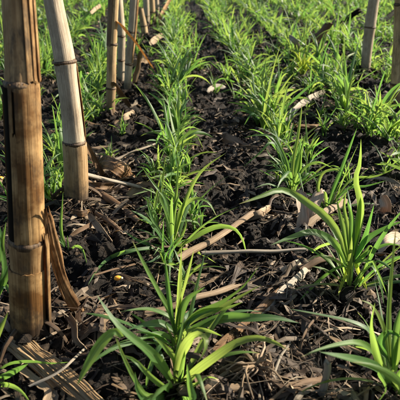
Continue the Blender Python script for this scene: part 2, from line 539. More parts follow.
# ------------------------------------------------------------------ corn stalks
FEET = []
def corn_stalk(label, base, pts, nodes, r_base, r_top, top_z=0.42, mat='stalk', name='corn_stalk', group='standing corn stubble', seed=0, roots=6, seg=26, sink=0.012, nodemat='node', prof=None, imat=None):
    """base and pts: pixels (u, v[, dY]) up the stalk; nodes: fractions of the drawn length where joints sit"""
    b = on_z(base[0], base[1], 0.0)
    P = [b]
    for q in pts:
        P.append(at(q[0], q[1], b[1] + (q[2] if len(q) > 2 else 0.0)))
    P = np.array(P)
    d = nrm(P[-1] - P[-2])
    drawn = np.sum(np.linalg.norm(np.diff(P, axis=0), axis=1))
    if P[-1][2] < top_z:
        P = np.vstack([P, P[-1] + d * (top_z - P[-1][2]) / max(d[2], 0.3)])
    full = np.sum(np.linalg.norm(np.diff(P, axis=0), axis=1))
    P = np.vstack([P[0] - np.array([0, 0, sink]), P])
    C = spline(P, 120)
    L = np.concatenate([[0], np.cumsum(np.linalg.norm(np.diff(C, axis=0), axis=1))]) - sink
    FEET.append((b[0], b[1]))
    o = thing(name, b, label, 'corn stalk', group)
    pv = project(C)[1]
    def along(v):                                   # length up the stalk that shows at picture height v
        return float(np.interp(-v, -pv, L))
    cuts = [-sink] + [along(v) for v in nodes] + [L[-1]]
    # more joints on the length above the picture
    while cuts[-1] - cuts[-2] > 0.19:
        cuts.insert(-1, cuts[-2] + 0.15)
    rs = np.random.default_rng(seed)
    def radius(s):
        if prof:
            return np.interp(np.asarray(s), [along(q[0]) for q in prof], [q[1] for q in prof])
        return r_base + (r_top - r_base) * np.clip(s / full, 0, 1)
    def sample(s):
        return np.stack([np.interp(s, L, C[:, k]) for k in range(3)], 1) - b
    for i in range(len(cuts) - 1):
        s = np.linspace(cuts[i] + (0.002 if i else 0), cuts[i + 1] - (0.002 if i < len(cuts) - 2 else 0), 14)
        t = np.linspace(0, 1, 14)
        rr = radius(s) * (1 - 0.05 * np.sin(math.pi * t)) * (1 + 0.05 * np.exp(-((t - 1) / 0.07) ** 2) * (i < len(cuts) - 2))
        last = i == len(cuts) - 2
        v, f, uvv = tube(sample(s), rr, seg, ridge=13, ridge_amp=0.012, seed=seed * 7 + i, cap=not last)
        if last:                                   # ragged cut end
            k = len(v) - seg
            v[k:, 2] += rs.uniform(-0.008, 0.006, seg)
        obj('internode', make_mesh('internode', v, f, uvv, mat=M[(imat or {}).get(i, mat)]), o)
    for c in cuts[1:-1]:
        hn = 0.0042 if r_base >= 0.015 and seed == 1 else 0.0030
        s = np.linspace(c - hn, c + hn, 9)
        t = np.linspace(-1, 1, 9)
        rr = radius(s) * (1.0 + 0.085 * np.exp(-(t / 0.55) ** 2) - 0.05 * np.exp(-((t - 0.75) / 0.2) ** 2))
        v, f, uvv = tube(sample(s), rr, seg, seed=seed * 7 + int(c * 1000), wob=0.04)
        obj('node', make_mesh('node', v, f, uvv, mat=M[nodemat]), o)
    s = np.linspace(L[-1] - 0.03, L[-1] - 0.006, 4)
    v, f, uvv = tube(sample(s), radius(s) * 0.86, 14, seed=seed, wob=0.05)
    obj('pith', make_mesh('pith', v, f, uvv, mat=M['pith']), o)
    for k in range(roots):
        a = k / roots * 6.283 + rs.uniform(-0.3, 0.3)
        e = np.array([math.cos(a), math.sin(a), 0])
        z0 = rs.uniform(0.014, 0.032)
        ln = r_base * rs.uniform(1.5, 2.2)
        pp = [e * r_base * 0.85 + [0, 0, z0], e * (r_base + ln * 0.5) + [0, 0, z0 * 0.6], e * (r_base + ln) + [0, 0, -0.012]]
        v, f, uvv = tube(spline(pp, 6), np.linspace(0.0024, 0.0014, 6), 7, seed=k, xref=(0.3, 0.2, 0.9))
        obj('prop_root', make_mesh('prop_root', v, f, uvv, mat=M['node']), o)
    return o, b, sample, radius, along

def part(name, vfu, parent, mat, smooth=True):
    v, f, uvv = vfu
    return obj(name, make_mesh(name, v, f, uvv, mat=M[mat], smooth=smooth), parent)

# nearest stalk: mouldy core wrapped in a split sheath
R1 = 0.0150
o, b1, sm, rd, dr = corn_stalk('thickest corn stalk, nearest the camera at the left edge, split sheath with black stains',
    (30, 338), [(26.5, 240), (20, 84, 0.004), (15, 0, 0.008)], [239, 83], R1, 0.0080, top_z=0.40, mat='stalk_warm', seed=1, roots=3, seg=36,
    prof=[(338, 0.0147), (241, 0.0140), (237, 0.0128), (84, 0.0120), (78, 0.0106), (0, 0.0096), (-120, 0.0085)], imat={1: 'stalk_dark'})
st1 = o
def sheath(parent, sm, rd, along, f0, f1, a0, a1, off=0.0016, seg=26, n=22, jag0=0.0, jag1=0.0, mat='sheath', seed=0, thick=0.0009, flare=0.0):
    s = np.linspace(along(f0), along(f1), n)
    v, f, uvv = tube(sm(s), rd(s) + off + flare * np.linspace(1, 0, n) ** 3, seg, a0=math.radians(a0), a1=math.radians(a1), ridge=40, ridge_amp=0.015, seed=seed, thick=thick, wob=0.02)
    rs = np.random.default_rng(seed)
    j0 = rs.uniform(-1, 1, seg) * jag0; j1 = rs.uniform(-1, 1, seg) * jag1
    for h in (0, n * seg):
        v[h:h + seg, 2] += j0
        v[h + (n - 1) * seg:h + n * seg, 2] += j1
    return part('leaf_sheath', (v, f, uvv), parent, mat)
# lower sheath: from the lower joint to the upper one, open on the left, slit near its top
sheath(st1, sm, rd, dr, 237, 82, -60, 95, off=0.0016, n=36, jag0=0.001, jag1=0.0018, seed=3)
sheath(st1, sm, rd, dr, 237, 132, 95.5, 116, off=0.0016, seg=8, jag0=0.001, jag1=0.002, seed=5)
sheath(st1, sm, rd, dr, 131, 84, 104, 116, off=0.0015, seg=8, jag0=0.004, jag1=0.002, seed=5)
sheath(st1, sm, rd, dr, 237, 100, 172, 235, off=0.0014, seg=14, jag0=0.001, jag1=0.006, seed=6)
# ribbons of old sheath running up the right side
for k, (a0, a1, off) in enumerate([(-60, 8, 0.0036), (-25, 27, 0.0027), (10, 50, 0.0018)]):
    sheath(st1, sm, rd, dr, 80, -90, a0, a1, off=off, seg=10, n=24, jag0=0.0015, mat='sheath', seed=20 + k)
sheath(st1, sm, rd, dr, 340, 232, -60, 18, off=0.0034, seg=10, n=22, jag0=0.004, jag1=0.004, seed=31, flare=0.002)
sheath(st1, sm, rd, dr, 346, 266, 15, 190, off=0.0010, seg=26, n=14, jag0=0.002, jag1=0.0008, seed=32)

def strip_px(pts, W, n=14, m=7, curl=0.35, roll=None, ridges=0, amp=0.0, thick=0.0006, base=None, seed=0, ragged=0.15, ref=None):
    """dry leaf strip through pixels (u, v, z above soil level): curled across, ragged ends, real thickness"""
    rs = np.random.default_rng(seed)
    if roll is None:
        roll = (rs.uniform(-30, 30), rs.uniform(-45, 45))
    P = np.array([on_z(u, v, z) for u, v, z in pts])
    C = spline(P, n)
    T, S = frames(C, nrm(CAM - C) if ref is None else np.repeat(np.asarray(ref, float)[None], n, 0))
    t = np.linspace(0, 1, n)
    S = rot_about(S, T, np.radians(roll[0] + (roll[1] - roll[0]) * t))
    Nn = np.cross(S, T)
    flip = 1 if ridges or seed % 2 else -1
    curl = curl * 0.55
    ea = 1 + 0.3 * vnoise(t * 9 + seed * 3.1, t * 0 + 0.5, 3); eb = 1 + 0.3 * vnoise(t * 9 + seed * 5.7, t * 0 + 0.5, 4)
    crk = 0.16 * W * vnoise(t * 7 + seed, t * 0 + 0.2, 6)
    wd = W * (1 + 0.06 * np.sin(t * 11 + seed)) * np.minimum(1, 0.55 + 5 * np.minimum(t, 1 - t))
    L = np.concatenate([[0], np.cumsum(np.linalg.norm(np.diff(C, axis=0), axis=1))])
    sheets, uvs = [], []
    jag = rs.uniform(-1, 1, (2, m)) * ragged * W
    for side in (0, 1):
        V = []
        for j in range(m):
            q = j / (m - 1) * 2 - 1
            up = (1 - q * q) * curl * wd / 2 + amp * W * (abs(math.sin(q * ridges + 1.3 * math.sin(q * 5 + seed))) * (0.5 + 0.5 * math.sin(q * 3.1 + seed)) if ridges else 0) - side * thick
            up = up + crk * q + 0.10 * W * vnoise(t * 6 + j * 0.9, t * 0 + seed, 8)
            c = C + S * (q * wd / 2 * (ea if q < 0 else eb))[:, None] + Nn * (flip * up)[:, None]
            c[0] -= T[0] * jag[0, j]; c[-1] += T[-1] * jag[1, j]
            V.append(c)
        sheets.append(np.stack(V, 1).reshape(-1, 3))
        uvs.append(np.stack([np.tile(np.linspace(0, 0.35, m), n), np.repeat(L, m)], 1))
    f = grid_faces(n, m)
    k = n * m
    f2 = [tuple(k + i for i in q[::-1]) for q in f]
    e = []
    for i in range(n - 1):
        a, b_ = i * m, (i + 1) * m
        e.append((a, b_, k + b_, k + a)); a += m - 1; b_ += m - 1
        e.append((b_, a, k + a, k + b_))
    for j in range(m - 1):
        e.append((j + 1, j, k + j, k + j + 1)); q = (n - 1) * m + j
        e.append((q, q + 1, k + q + 1, k + q))
    V = np.vstack(sheets)
    o0 = P[0] if base is None else np.asarray(base)
    return V - o0, f + f2 + e, np.vstack(uvs), o0

# torn sheath leaning off the nearest stalk
v, f, uvv, _ = strip_px([(47, 212, 0.125), (53, 245, 0.085), (62, 280, 0.045), (72, 302, 0.016), (84, 318, -0.004)], 0.0105, curl=0.55, roll=(-30, 25), ridges=9, amp=0.10, base=b1, seed=5, n=26, m=15, ragged=0.7)
part('torn_sheath', (v, f, uvv), st1, 'torn')

# second stalk: pale, bent at its joint
o, b2, sm, rd, dr = corn_stalk('pale corn stalk, second from the front, bent at a dark joint',
    (77, 207), [(74.5, 142), (65, 63, 0.006), (53, 0, 0.012)], [142, 62], 0.0150, 0.0098, top_z=0.40, mat='stalk_pale', seed=2, roots=6, seg=32)
sheath(o, sm, rd, dr, 205, 143, -60, 215, off=0.0009, seg=30, n=14, jag0=0.003, jag1=0.003, seed=41, mat='stalk')
sheath(o, sm, rd, dr, 138, 66, -55, 2, off=0.0012, seg=8, n=16, jag0=0.004, jag1=0.003, seed=42, mat='sheath')
st2 = o
v, f, uvv, _ = strip_px([(82, 140, 0.075), (90, 152, 0.05), (96, 163, 0.026), (103, 176, 0.002)], 0.0085, curl=0.6, base=b2, seed=6, roll=(-25, 0))
part('torn_sheath', (v, f, uvv), st2, 'residue_brown')

o, b3, sm, rd, dr = corn_stalk('upright corn stalk, third from the front, a dry leaf hanging off it to the right',
    (110.5, 123), [(111, 88), (112, 44), (114, 0)], [88, 44], 0.0088, 0.0095, top_z=0.42, mat='stalk', seed=3, seg=24)
s = np.linspace(dr(46), dr(-40), 12)
part('leaf_sheath', tube(sm(s), rd(s) + 0.001, 14, a0=math.radians(100), a1=math.radians(250), seed=3, thick=0.0008), o, 'residue_brown')

hl = []
for (u, v_, z) in [(115, 20, 0.0), (119, 23, 0.0), (128, 34, 0.03), (138, 46, 0.06), (147, 59, 0.09), (153, 68, 0.11)]:
    hl.append(at(u, v_, b3[1] - 0.004 + z) - b3)
v, f, uvv = blade(hl, 0.011, (20, 60), n=14, m=5, fold=0.3, prof='strip')
part('dry_leaf', (v, f, uvv), o, 'sheath')


o, b4, sm, rd, dr = corn_stalk('pale thin corn stalk close behind the third stalk',
    (121, 92), [(121, 60), (121.5, 36), (119, 0)], [60, 36], 0.0090, 0.0078, top_z=0.40, mat='stalk_pale', seed=4, seg=22)
o, b5, sm, rd, dr = corn_stalk('grey-tan corn stalk leaning right, behind the hanging dry leaf',
    (127, 98), [(129, 60), (132, 30), (134, 0)], [64, 32], 0.0080, 0.0098, top_z=0.40, mat='stalk_pale', seed=5, seg=22)
s = np.linspace(dr(62), dr(-30), 12)
part('leaf_sheath', tube(sm(s), rd(s) + 0.0012, 8, a0=math.radians(-40), a1=math.radians(40), seed=4, thick=0.0008), o, 'sheath')
o, *_ = corn_stalk('short broken corn stub leaning left in the left row', (146, 42), [(143, 22), (140, 8)], [26], 0.0125, 0.0105, top_z=0.02, mat='stalk', seed=6, seg=20)
o, *_ = corn_stalk('straight grey corn stalk just behind the broken stub', (147, 29), [(146.5, 14), (146, 0)], [16], 0.0125, 0.011, top_z=0.36, mat='stalk_pale', seed=7, seg=20)
o, *_ = corn_stalk('brownish corn stalk, second farthest of the left row', (153, 24), [(152.5, 12), (152, 0)], [12], 0.0115, 0.010, top_z=0.36, mat='stalk', seed=8, seg=18)
o, *_ = corn_stalk('farthest thin corn stalk of the left row at the top edge', (157, 19), [(157, 8), (156.5, 0)], [9], 0.010, 0.009, top_z=0.36, mat='stalk_pale', seed=9, seg=18)
o, *_ = corn_stalk('grey corn stalk on a soil clod at the right, its joint swollen', (364.5, 78), [(367, 52), (370, 27), (374, 0)], [27], 0.0130, 0.0140, top_z=0.42, mat='stalk_pale', seed=10, seg=26)
o, *_ = corn_stalk('corn stalk cut off by the right edge of the picture', (397, 112), [(398, 84), (400, 40), (402, 0)], [83], 0.0150, 0.0120, top_z=0.42, mat='stalk', seed=11, seg=26)

# ------------------------------------------------------------------ fallen corn residue
def strip(name, label, pts, W, mat='residue', cat='dry leaf', **kw):
    v, f, uvv, o0 = strip_px(pts, W, **kw)
    o = obj(name, make_mesh(name, v, f, uvv, mat=M[mat]))
    o.location = o0; o['label'] = label; o['category'] = cat; o['group'] = 'fallen corn residue'
    return o

def stick(name, label, pts, r, mat='residue', cat='stick', seg=12, n=16, seed=0, ridge=7, amp=0.1, squash=0.9, joint=None, taper=0.85):
    P = np.array([on_z(u, v, z) for u, v, z in pts])
    C = spline(P, n)
    t = np.linspace(0, 1, n)
    C[:, 0] += 1.1 * r * vnoise(t * 5 + seed * 2.3, t * 0 + 0.4, 61); C[:, 2] += 1.1 * r * vnoise(t * 4 + seed * 1.7, t * 0 + 0.6, 62)
    rr = r * (1 + (taper - 1) * t) * (1 + 0.25 * vnoise(t * 6 + seed, t * 0 + 0.1, 63))
    if joint:
        rr = rr * (1 + 0.22 * np.exp(-((t - joint) / 0.035) ** 2))
    d = nrm(P[-1] - P[0]); xr = np.cross(d, [0, 0, 1])
    v, f, uvv = tube(C - P[0], rr, seg, ridge=ridge, ridge_amp=amp, squash=squash, seed=seed, xref=xr, wob=0.06)
    rs = np.random.default_rng(seed)
    v[:seg] -= np.outer(rs.uniform(-0.3, 1.2, seg) * r, d)
    v[-seg:] += np.outer(rs.uniform(-0.3, 1.4, seg) * r, d)
    o = obj(name, make_mesh(name, v, f, uvv, mat=M[mat]))
    o.location = P[0]; o['label'] = label; o['category'] = cat; o['group'] = 'fallen corn residue'
    return o

strip('flattened_stalk', 'ribbed tan flattened corn stalk lying in front of the nearest stalk', [(10, 338, 0.004), (30, 353, 0.008), (62, 380, 0.009), (110, 420, 0.005)], 0.019, 'stalk_loose', 'stalk piece', m=33, n=30, curl=0.5, ridges=12, amp=0.06, seed=1, thick=0.0012, ragged=0.5, ref=(0, -0.25, 1))
strip('dry_leaf', 'thin curled tan strip under the ribbed flattened stalk', [(20, 368, 0.006), (38, 382, 0.008), (48, 391, 0.012), (44, 405, 0.008)], 0.006, 'residue', seed=2, curl=0.8)
stick('straw', 'thin green-grey straw bridging from the ribbed stalk toward the front rye', [(30, 386, 0.016), (55, 374, 0.022), (72, 361, 0.024), (84, 349, 0.012)], 0.0011, 'residue_grey', 'straw', seg=6, seed=3)
stick('stick', 'straight tan stick resting against the second stalk', [(70, 170, 0.055), (104, 179, 0.032), (139, 187, 0.012)], 0.0034, 'residue_grey', seed=4, taper=0.7)
strip('curled_leaf', 'dark brown arched dead leaf behind the straight tan stick', [(96, 166, 0.004), (105, 163, 0.020), (118, 168, 0.024), (130, 178, 0.004)], 0.022, 'torn', seed=5, curl=0.45, m=13, n=18, ragged=0.6, roll=(-40, -15), ridges=8, amp=0.06)
stick('stick', 'brown broken stalk sloping down right below the tan stick', [(88, 184, 0.014), (110, 199, 0.012), (138, 220, 0.007)], 0.0050, 'residue_brown', 'stalk piece', seed=6, joint=0.45, squash=0.7)
strip('dry_leaf', 'small orange-brown leaf flake at the foot of the second stalk', [(72, 213, 0.010), (82, 214, 0.014), (90, 212, 0.006)], 0.008, 'torn', seed=7, curl=0.3, m=9, ragged=0.6)
strip('dry_leaf', 'grey-brown leaf shred splaying right from below the second stalk', [(88, 214, 0.012), (99, 228, 0.012), (112, 243, 0.006)], 0.008, 'residue', seed=8, curl=0.7)
strip('dry_leaf', 'brown leaf shred just above the splayed grey-brown one', [(95, 213, 0.012), (110, 222, 0.012), (122, 232, 0.006)], 0.006, 'residue_brown', seed=9, curl=0.7)
strip('dry_leaf', 'narrow brown shred left of the splayed shreds', [(70, 236, 0.008), (82, 229, 0.012), (96, 222, 0.008)], 0.005, 'residue_brown', seed=10, curl=0.7)
strip('dry_leaf', 'crumpled brown leaf left of the arched dead leaf', [(86, 186, 0.012), (100, 186, 0.018), (114, 186, 0.008)], 0.010, 'residue_brown', seed=12, curl=0.5)
stick('straw', 'grey straw slanting up right between second stalk and centre row', [(112, 161, 0.008), (134, 152, 0.009), (158, 142, 0.008)], 0.0022, 'residue_grey', 'straw', seg=7, seed=13)
stick('stick', 'brown stick slanting up right beside the second centre rye plant', [(182, 259, 0.006), (212, 239, 0.010), (236, 224, 0.011), (254, 213, 0.010)], 0.0042, 'residue', seed=14, taper=0.9)
strip('husk_flake', 'pale tan broken flake at the upper end of the slanting brown stick', [(252, 217, 0.007), (261, 213, 0.011), (269, 208, 0.006)], 0.010, 'residue', 'husk', seed=15, curl=0.3, m=9, ragged=0.9, ridges=5, amp=0.08)
stick('stick', 'long thin straight stick lying level across the middle', [(203, 253, 0.009), (250, 252, 0.009), (306, 250, 0.008)], 0.0024, 'residue_grey', seed=16, taper=0.8)
stick('stick', 'tan flat stick behind the front rye clump', [(146, 316, 0.006), (175, 305, 0.009), (205, 296, 0.010), (236, 286, 0.008)], 0.0042, 'residue', seed=17, squash=0.6)
strip('leaf_midrib', 'dark brown stalk strip slanting up right through the middle foreground', [(212, 352, 0.003), (238, 330, 0.006), (268, 302, 0.007), (290, 283, 0.004)], 0.0075, 'torn', 'stalk piece', seed=18, curl=0.6, ridges=7, amp=0.10, n=24, m=13, thick=0.0015, ragged=0.6)
strip('dry_leaf', 'narrow tan leaf strip lying along the right of the dark brown strip', [(262, 312, 0.003), (280, 294, 0.006), (300, 276, 0.007), (318, 258, 0.003)], 0.0085, 'residue_grey', seed=19, curl=0.5, ridges=6, amp=0.06, n=20, m=11, ragged=0.7)
strip('dry_leaf', 'pale crumpled leaf scrap above the dark brown strip, left of the big right rye', [(282, 276, 0.004), (292, 268, 0.010), (304, 264, 0.004)], 0.012, 'husk', seed=51, curl=0.5, n=12, m=9, ragged=0.7)
strip('dry_leaf', 'dark leaf strap drooping off the foot of the third stalk', [(112, 82, 0.085), (120, 93, 0.05), (130, 107, 0.01)], 0.010, 'residue_brown', seed=52, curl=0.5)
strip('dry_leaf', 'tan leaf scrap lying right of the third stalk foot', [(117, 121, 0.010), (126, 117, 0.02), (134, 112, 0.010)], 0.012, 'residue', seed=53, curl=0.5)
strip('dry_leaf', 'pale leaf scrap at the feet of the far left stalks', [(132, 66, 0.02), (140, 60, 0.035), (148, 62, 0.015)], 0.012, 'residue', seed=54, curl=0.5)
strip('dry_leaf', 'tan leaf leaning between the broken stub and the hanging dry leaf', [(134, 84, 0.01), (138, 68, 0.05), (141, 50, 0.10)], 0.012, 'residue', seed=55, curl=0.5)
strip('dry_leaf', 'brown leaf lying right of the broken stub', [(150, 44, 0.02), (157, 38, 0.03), (164, 34, 0.02)], 0.018, 'residue', seed=56, curl=0.5)
stick('stick', 'tan level stick at the bottom edge right of the front rye', [(182, 391, 0.006), (215, 389, 0.009), (252, 386, 0.008)], 0.0040, 'residue', seed=20, joint=0.4)
stick('straw', 'pale curved straw rising from the bottom edge right of centre', [(266, 406, 0.006), (272, 380, 0.012), (280, 358, 0.012), (290, 343, 0.006)], 0.0013, 'residue_grey', 'straw', seg=6, seed=21)
stick('broken_stub', 'short upright broken stick at the bottom edge', [(321, 404, -0.004), (324, 385, 0.014), (327, 364, 0.034)], 0.0031, 'residue_grey', 'stick', seed=22, taper=0.8)
stick('stick', 'dark brown stick at the bottom edge left of the upright broken stick', [(276, 398, 0.007), (294, 388, 0.009), (318, 380, 0.006)], 0.0045, 'residue_brown', seed=23, squash=0.7)
strip('husk', 'pale upright husk piece left of the big right rye plant', [(301, 230, 0.004), (303, 212, 0.022), (300, 190, 0.040)], 0.013, 'husk', 'husk', seed=24, curl=0.6, roll=(0, 20))
strip('husk', 'pale pink-tan husk beside the upright husk piece', [(309, 222, 0.002), (314, 206, 0.018), (321, 190, 0.030)], 0.014, 'husk', 'husk', seed=25, curl=0.7, roll=(10, -25))
strip('husk', 'small pale husk right of the big right rye plant', [(384, 216, 0.002), (386, 206, 0.018), (382, 196, 0.026)], 0.013, 'husk', 'husk', seed=26, curl=0.6)
strip('dry_leaf', 'flat brown-tan strip sloping below the pale husks', [(306, 226, 0.008), (325, 212, 0.014), (347, 200, 0.008)], 0.009, 'residue', seed=27, curl=0.5)
stick('stalk_piece', 'dark brown broken corn stalk tilted up right in the far field', [(297, 54, 0.010), (304, 47, 0.040), (315, 37, 0.070), (326, 26, 0.100)], 0.0125, 'residue_brown', 'stalk piece', seg=16, seed=28, joint=0.7, taper=1.05)
stick('stalk_piece', 'dark fallen corn stalk near the top edge left of the right stalk', [(337, 26, 0.02), (348, 19, 0.04), (358, 11, 0.07)], 0.0135, 'stalk_dark', 'stalk piece', seg=14, seed=29, joint=0.5)  # near-black colour stands in for the shadow on it
stick('stalk_piece', 'dark fallen corn stalk near the top edge right of the right stalk', [(376, 25, 0.02), (385, 19, 0.03), (396, 11, 0.05)], 0.0130, 'stalk_dark', 'stalk piece', seg=14, seed=30, joint=0.4)  # its shadow is put into the colour, as on the one before
strip('dry_leaf', 'grey weathered leaf just left of the tilted dark stalk', [(289, 36, 0.09), (296, 43, 0.075), (304, 56, 0.02)], 0.014, 'residue_grey', seed=31, curl=0.4)
strip('dry_leaf', 'pale tan leaf strip slanting up right behind the right row', [(284, 121, 0.012), (294, 110, 0.022), (306, 101, 0.024), (325, 91, 0.012)], 0.013, 'residue_grey', seed=32, curl=0.6)
stick('stick', 'orange-tan short stick behind the right row', [(296, 127, 0.012), (308, 126, 0.012), (322, 125, 0.010)], 0.0045, 'sheath_loose', seed=33)
stick('stalk_piece', 'grey mossy fallen stalk lying in front of the right-edge stalk', [(352, 101, 0.012), (372, 107, 0.013), (402, 120, 0.012)], 0.0080, 'residue_grey', 'stalk piece', seed=34, joint=0.5)
strip('dry_leaf', 'flat brown leaf on dark soil left of the right row', [(222, 136, 0.007), (240, 146, 0.010), (258, 155, 0.006)], 0.020, 'residue_brown', seed=35, curl=0.25, m=9)
strip('dry_leaf', 'tan leaf slanting at the top edge beside the far left stalks', [(158, 22, 0.02), (164, 10, 0.06), (172, -4, 0.09)], 0.014, 'sheath_loose', seed=36, curl=0.6)
strip('dry_leaf', 'tan dead leaf in the green at the upper left', [(88, 16, 0.05), (94, 10, 0.07), (101, 5, 0.05)], 0.014, 'residue', seed=37, curl=0.5)
stick('straw', 'thin straw lying under the small yellow kernel', [(84, 278, 0.008), (108, 271, 0.010), (134, 264, 0.007)], 0.0013, 'residue_brown', 'straw', seg=6, seed=38)
stick('straw', 'thin dark straw rising from the bottom right litter', [(300, 350, 0.006), (306, 330, 0.014), (322, 312, 0.010)], 0.0012, 'residue_brown', 'straw', seg=6, seed=39)
strip('dry_leaf', 'curled tan shred right of the torn sheath of the nearest stalk', [(66, 312, 0.006), (74, 325, 0.016), (76, 340, 0.014), (86, 349, 0.006)], 0.006, 'residue', seed=40, curl=0.8, roll=(0, 60))
strip('dry_leaf', 'pale crumpled shred at the left edge beside the nearest stalk', [(-4, 318, 0.006), (4, 322, 0.014), (10, 332, 0.006)], 0.007, 'husk', seed=41, curl=0.7, roll=(0, 60))
strip('dry_leaf', 'broad tan leaf on the soil left of the bright centre rye', [(128, 196, 0.006), (143, 186, 0.012), (156, 190, 0.007)], 0.013, 'residue', seed=42, curl=0.4)
strip('dry_leaf', 'grey leaf lying in the gap between centre and right rows', [(207, 92, 0.012), (216, 86, 0.018), (226, 88, 0.012)], 0.011, 'residue_grey', seed=43, curl=0.4)
strip('dry_leaf', 'tan leaf right of the big right rye plant near the edge', [(376, 250, 0.004), (388, 240, 0.014), (402, 236, 0.008)], 0.014, 'husk', seed=44, curl=0.5)
stick('stick', 'thick brown stick crossing under the big right rye plant', [(300, 268, 0.008), (322, 260, 0.010), (346, 250, 0.008)], 0.0040, 'residue_brown', seed=45)

# fibrous root clump at the bottom edge
c0 = on_z(256, 376, 0.006)
rt = thing('root_clump', c0, 'tan fibrous root clump at the bottom edge right of the front rye', 'root clump', 'fallen corn residue')
rs = np.random.default_rng(5)
for k in range(34):
    a = rs.uniform(0, 6.283); l = rs.uniform(0.012, 0.034)
    e = np.array([math.cos(a), math.sin(a), 0])
    s_ = np.array([-e[1], e[0], 0]) * rs.uniform(-0.012, 0.012)
    pp = [[0, 0, rs.uniform(0.002, 0.014)], e * l * 0.5 + s_ + [0, 0, rs.uniform(0.008, 0.02)], e * l + [0, 0, rs.uniform(-0.003, 0.008)]]
    v, f, uvv = tube(spline(pp, 7), np.linspace(0.0011, 0.0005, 7) * rs.uniform(0.7, 1.5), 5, seed=k, xref=(0.2, 0.1, 1))
    obj('root_fibre', make_mesh('root_fibre', v, f, uvv, mat=M['residue' if k % 3 else 'husk']), rt)

# corn kernels
def kernel(px, label, rotz):
    p = on_z(px[0], px[1], 0.012)
    v, f = [], []
    n, mseg = 10, 14
    for i in range(n + 1):
        th = math.pi * i / n
        for j in range(mseg):
            ph = 2 * math.pi * j / mseg
            x = math.sin(th) * math.cos(ph); y = math.sin(th) * math.sin(ph); z = math.cos(th)
            wdt = 1.0 - 0.45 * max(0, z) ** 1.5            # narrows to the tip
            zz = z if z > -0.6 else -0.6 - (z + 0.6) * 0.25  # dented crown
            v.append((x * wdt * 0.0038, y * wdt * 0.0025, zz * 0.0048))
    f = grid_faces(n + 1, mseg, wrap=True)
    m, t, b, out = new_mat('kernel_yellow')
    tc = N(t, 'ShaderNodeTexCoord').outputs['Object']
    nn = noise(t, tc, 260, 3)
    t.links.new(ramp(t, nn, [(0.35, (0.62, 0.24, 0.02)), (0.65, (0.80, 0.42, 0.04))]), b.inputs['Base Color'])
    b.inputs['Roughness'].default_value = 0.55
    k = thing('corn_kernel', p, label, 'corn kernel')
    s = obj('seed_coat', make_mesh('seed_coat', v, f, mat=m), k)
    s.rotation_euler = (1.35, 0.3, rotz)
    m2, t2, b2_, _ = new_mat('kernel_tip')
    b2_.inputs['Base Color'].default_value = (0.7, 0.58, 0.36, 1)
    tip = obj('tip_cap', make_mesh('tip_cap', np.array(v) * [0.42, 0.5, 0.25] + [0, 0, 0.0046], f, mat=m2), k)
    tip.rotation_euler = s.rotation_euler
kernel((118, 278), 'small yellow corn kernel on dark soil left of the centre rye', 1.1)
kernel((1, 178), 'orange corn kernel at the left edge beside the nearest stalk', 0.4)

# soil clod under the right stalk
def clod(px, r, label, squash=0.6, seed=0):
    p = on_z(px[0], px[1], 0.0)
    n, ms = 26, 40
    th = np.linspace(0, math.pi, n)[:, None]; ph = np.linspace(0, 2 * math.pi, ms, endpoint=False)[None]
    D = np.stack([np.sin(th) * np.cos(ph), np.sin(th) * np.sin(ph), np.cos(th) * np.ones_like(ph)], 2).reshape(-1, 3)
    k = 1 + 0.5 * vnoise(D[:, 0] * 2.3 + seed * 9 + 5, D[:, 1] * 2.3 + D[:, 2] * 1.7 + 5, seed) + 0.45 * vnoise(D[:, 0] * 6 + 3, D[:, 1] * 6 + D[:, 2] * 5, seed + 1) + 0.3 * vnoise(D[:, 0] * 13 + 3 + D[:, 2] * 9, D[:, 1] * 13, seed + 2)
    o = obj('soil_clod', make_mesh('soil_clod', D * k[:, None] * r * [1, 1, squash], grid_faces(n, ms, wrap=True), mat=M['crumb']))
    o.location = p + np.array([0, 0, r * squash * 0.35]); o['label'] = label; o['category'] = 'soil clod'; o['group'] = 'big soil clods'
clod((361, 86), 0.026, 'brown soil clod at the foot of the right stalk', seed=1)
clod((318, 108), 0.024, 'dark soil clod behind the pale tan leaf strip, right of the right row', seed=2)
clod((340, 118), 0.026, 'large dark soil clod in front of the right stalk, in shade', seed=3)
clod((64, 232), 0.016, 'small dark clod left of the second stalk foot', seed=4)
clod((224, 225), 0.016, 'dark clod just above the slanting brown stick', seed=5, squash=0.5)

# ------------------------------------------------------------------ rye: hand-placed plants near the camera
def rye_leaf_curve(rs, az, L, el0, bend, z0=0.0, off=0.004):
    n = 7
    e = np.array([math.cos(az), math.sin(az), 0.0])
    p = e * off + np.array([0, 0, z0])
    pts = [p.copy()]
    el = el0
    side = np.array([-e[1], e[0], 0]) * rs.uniform(-0.12, 0.12)
    kink = rs.uniform() < 0.25
    kk = rs.integers(3, 6)
    for i in range(n):
        el -= bend / n * (0.5 + i / n)
        if kink and i == kk:
            el -= rs.uniform(0.6, 1.3)
        p = p + L / n * (e * math.cos(el) + side * (i / n) + np.array([0, 0, math.sin(el)]))
        pts.append(p.copy())
    return np.array(pts), e

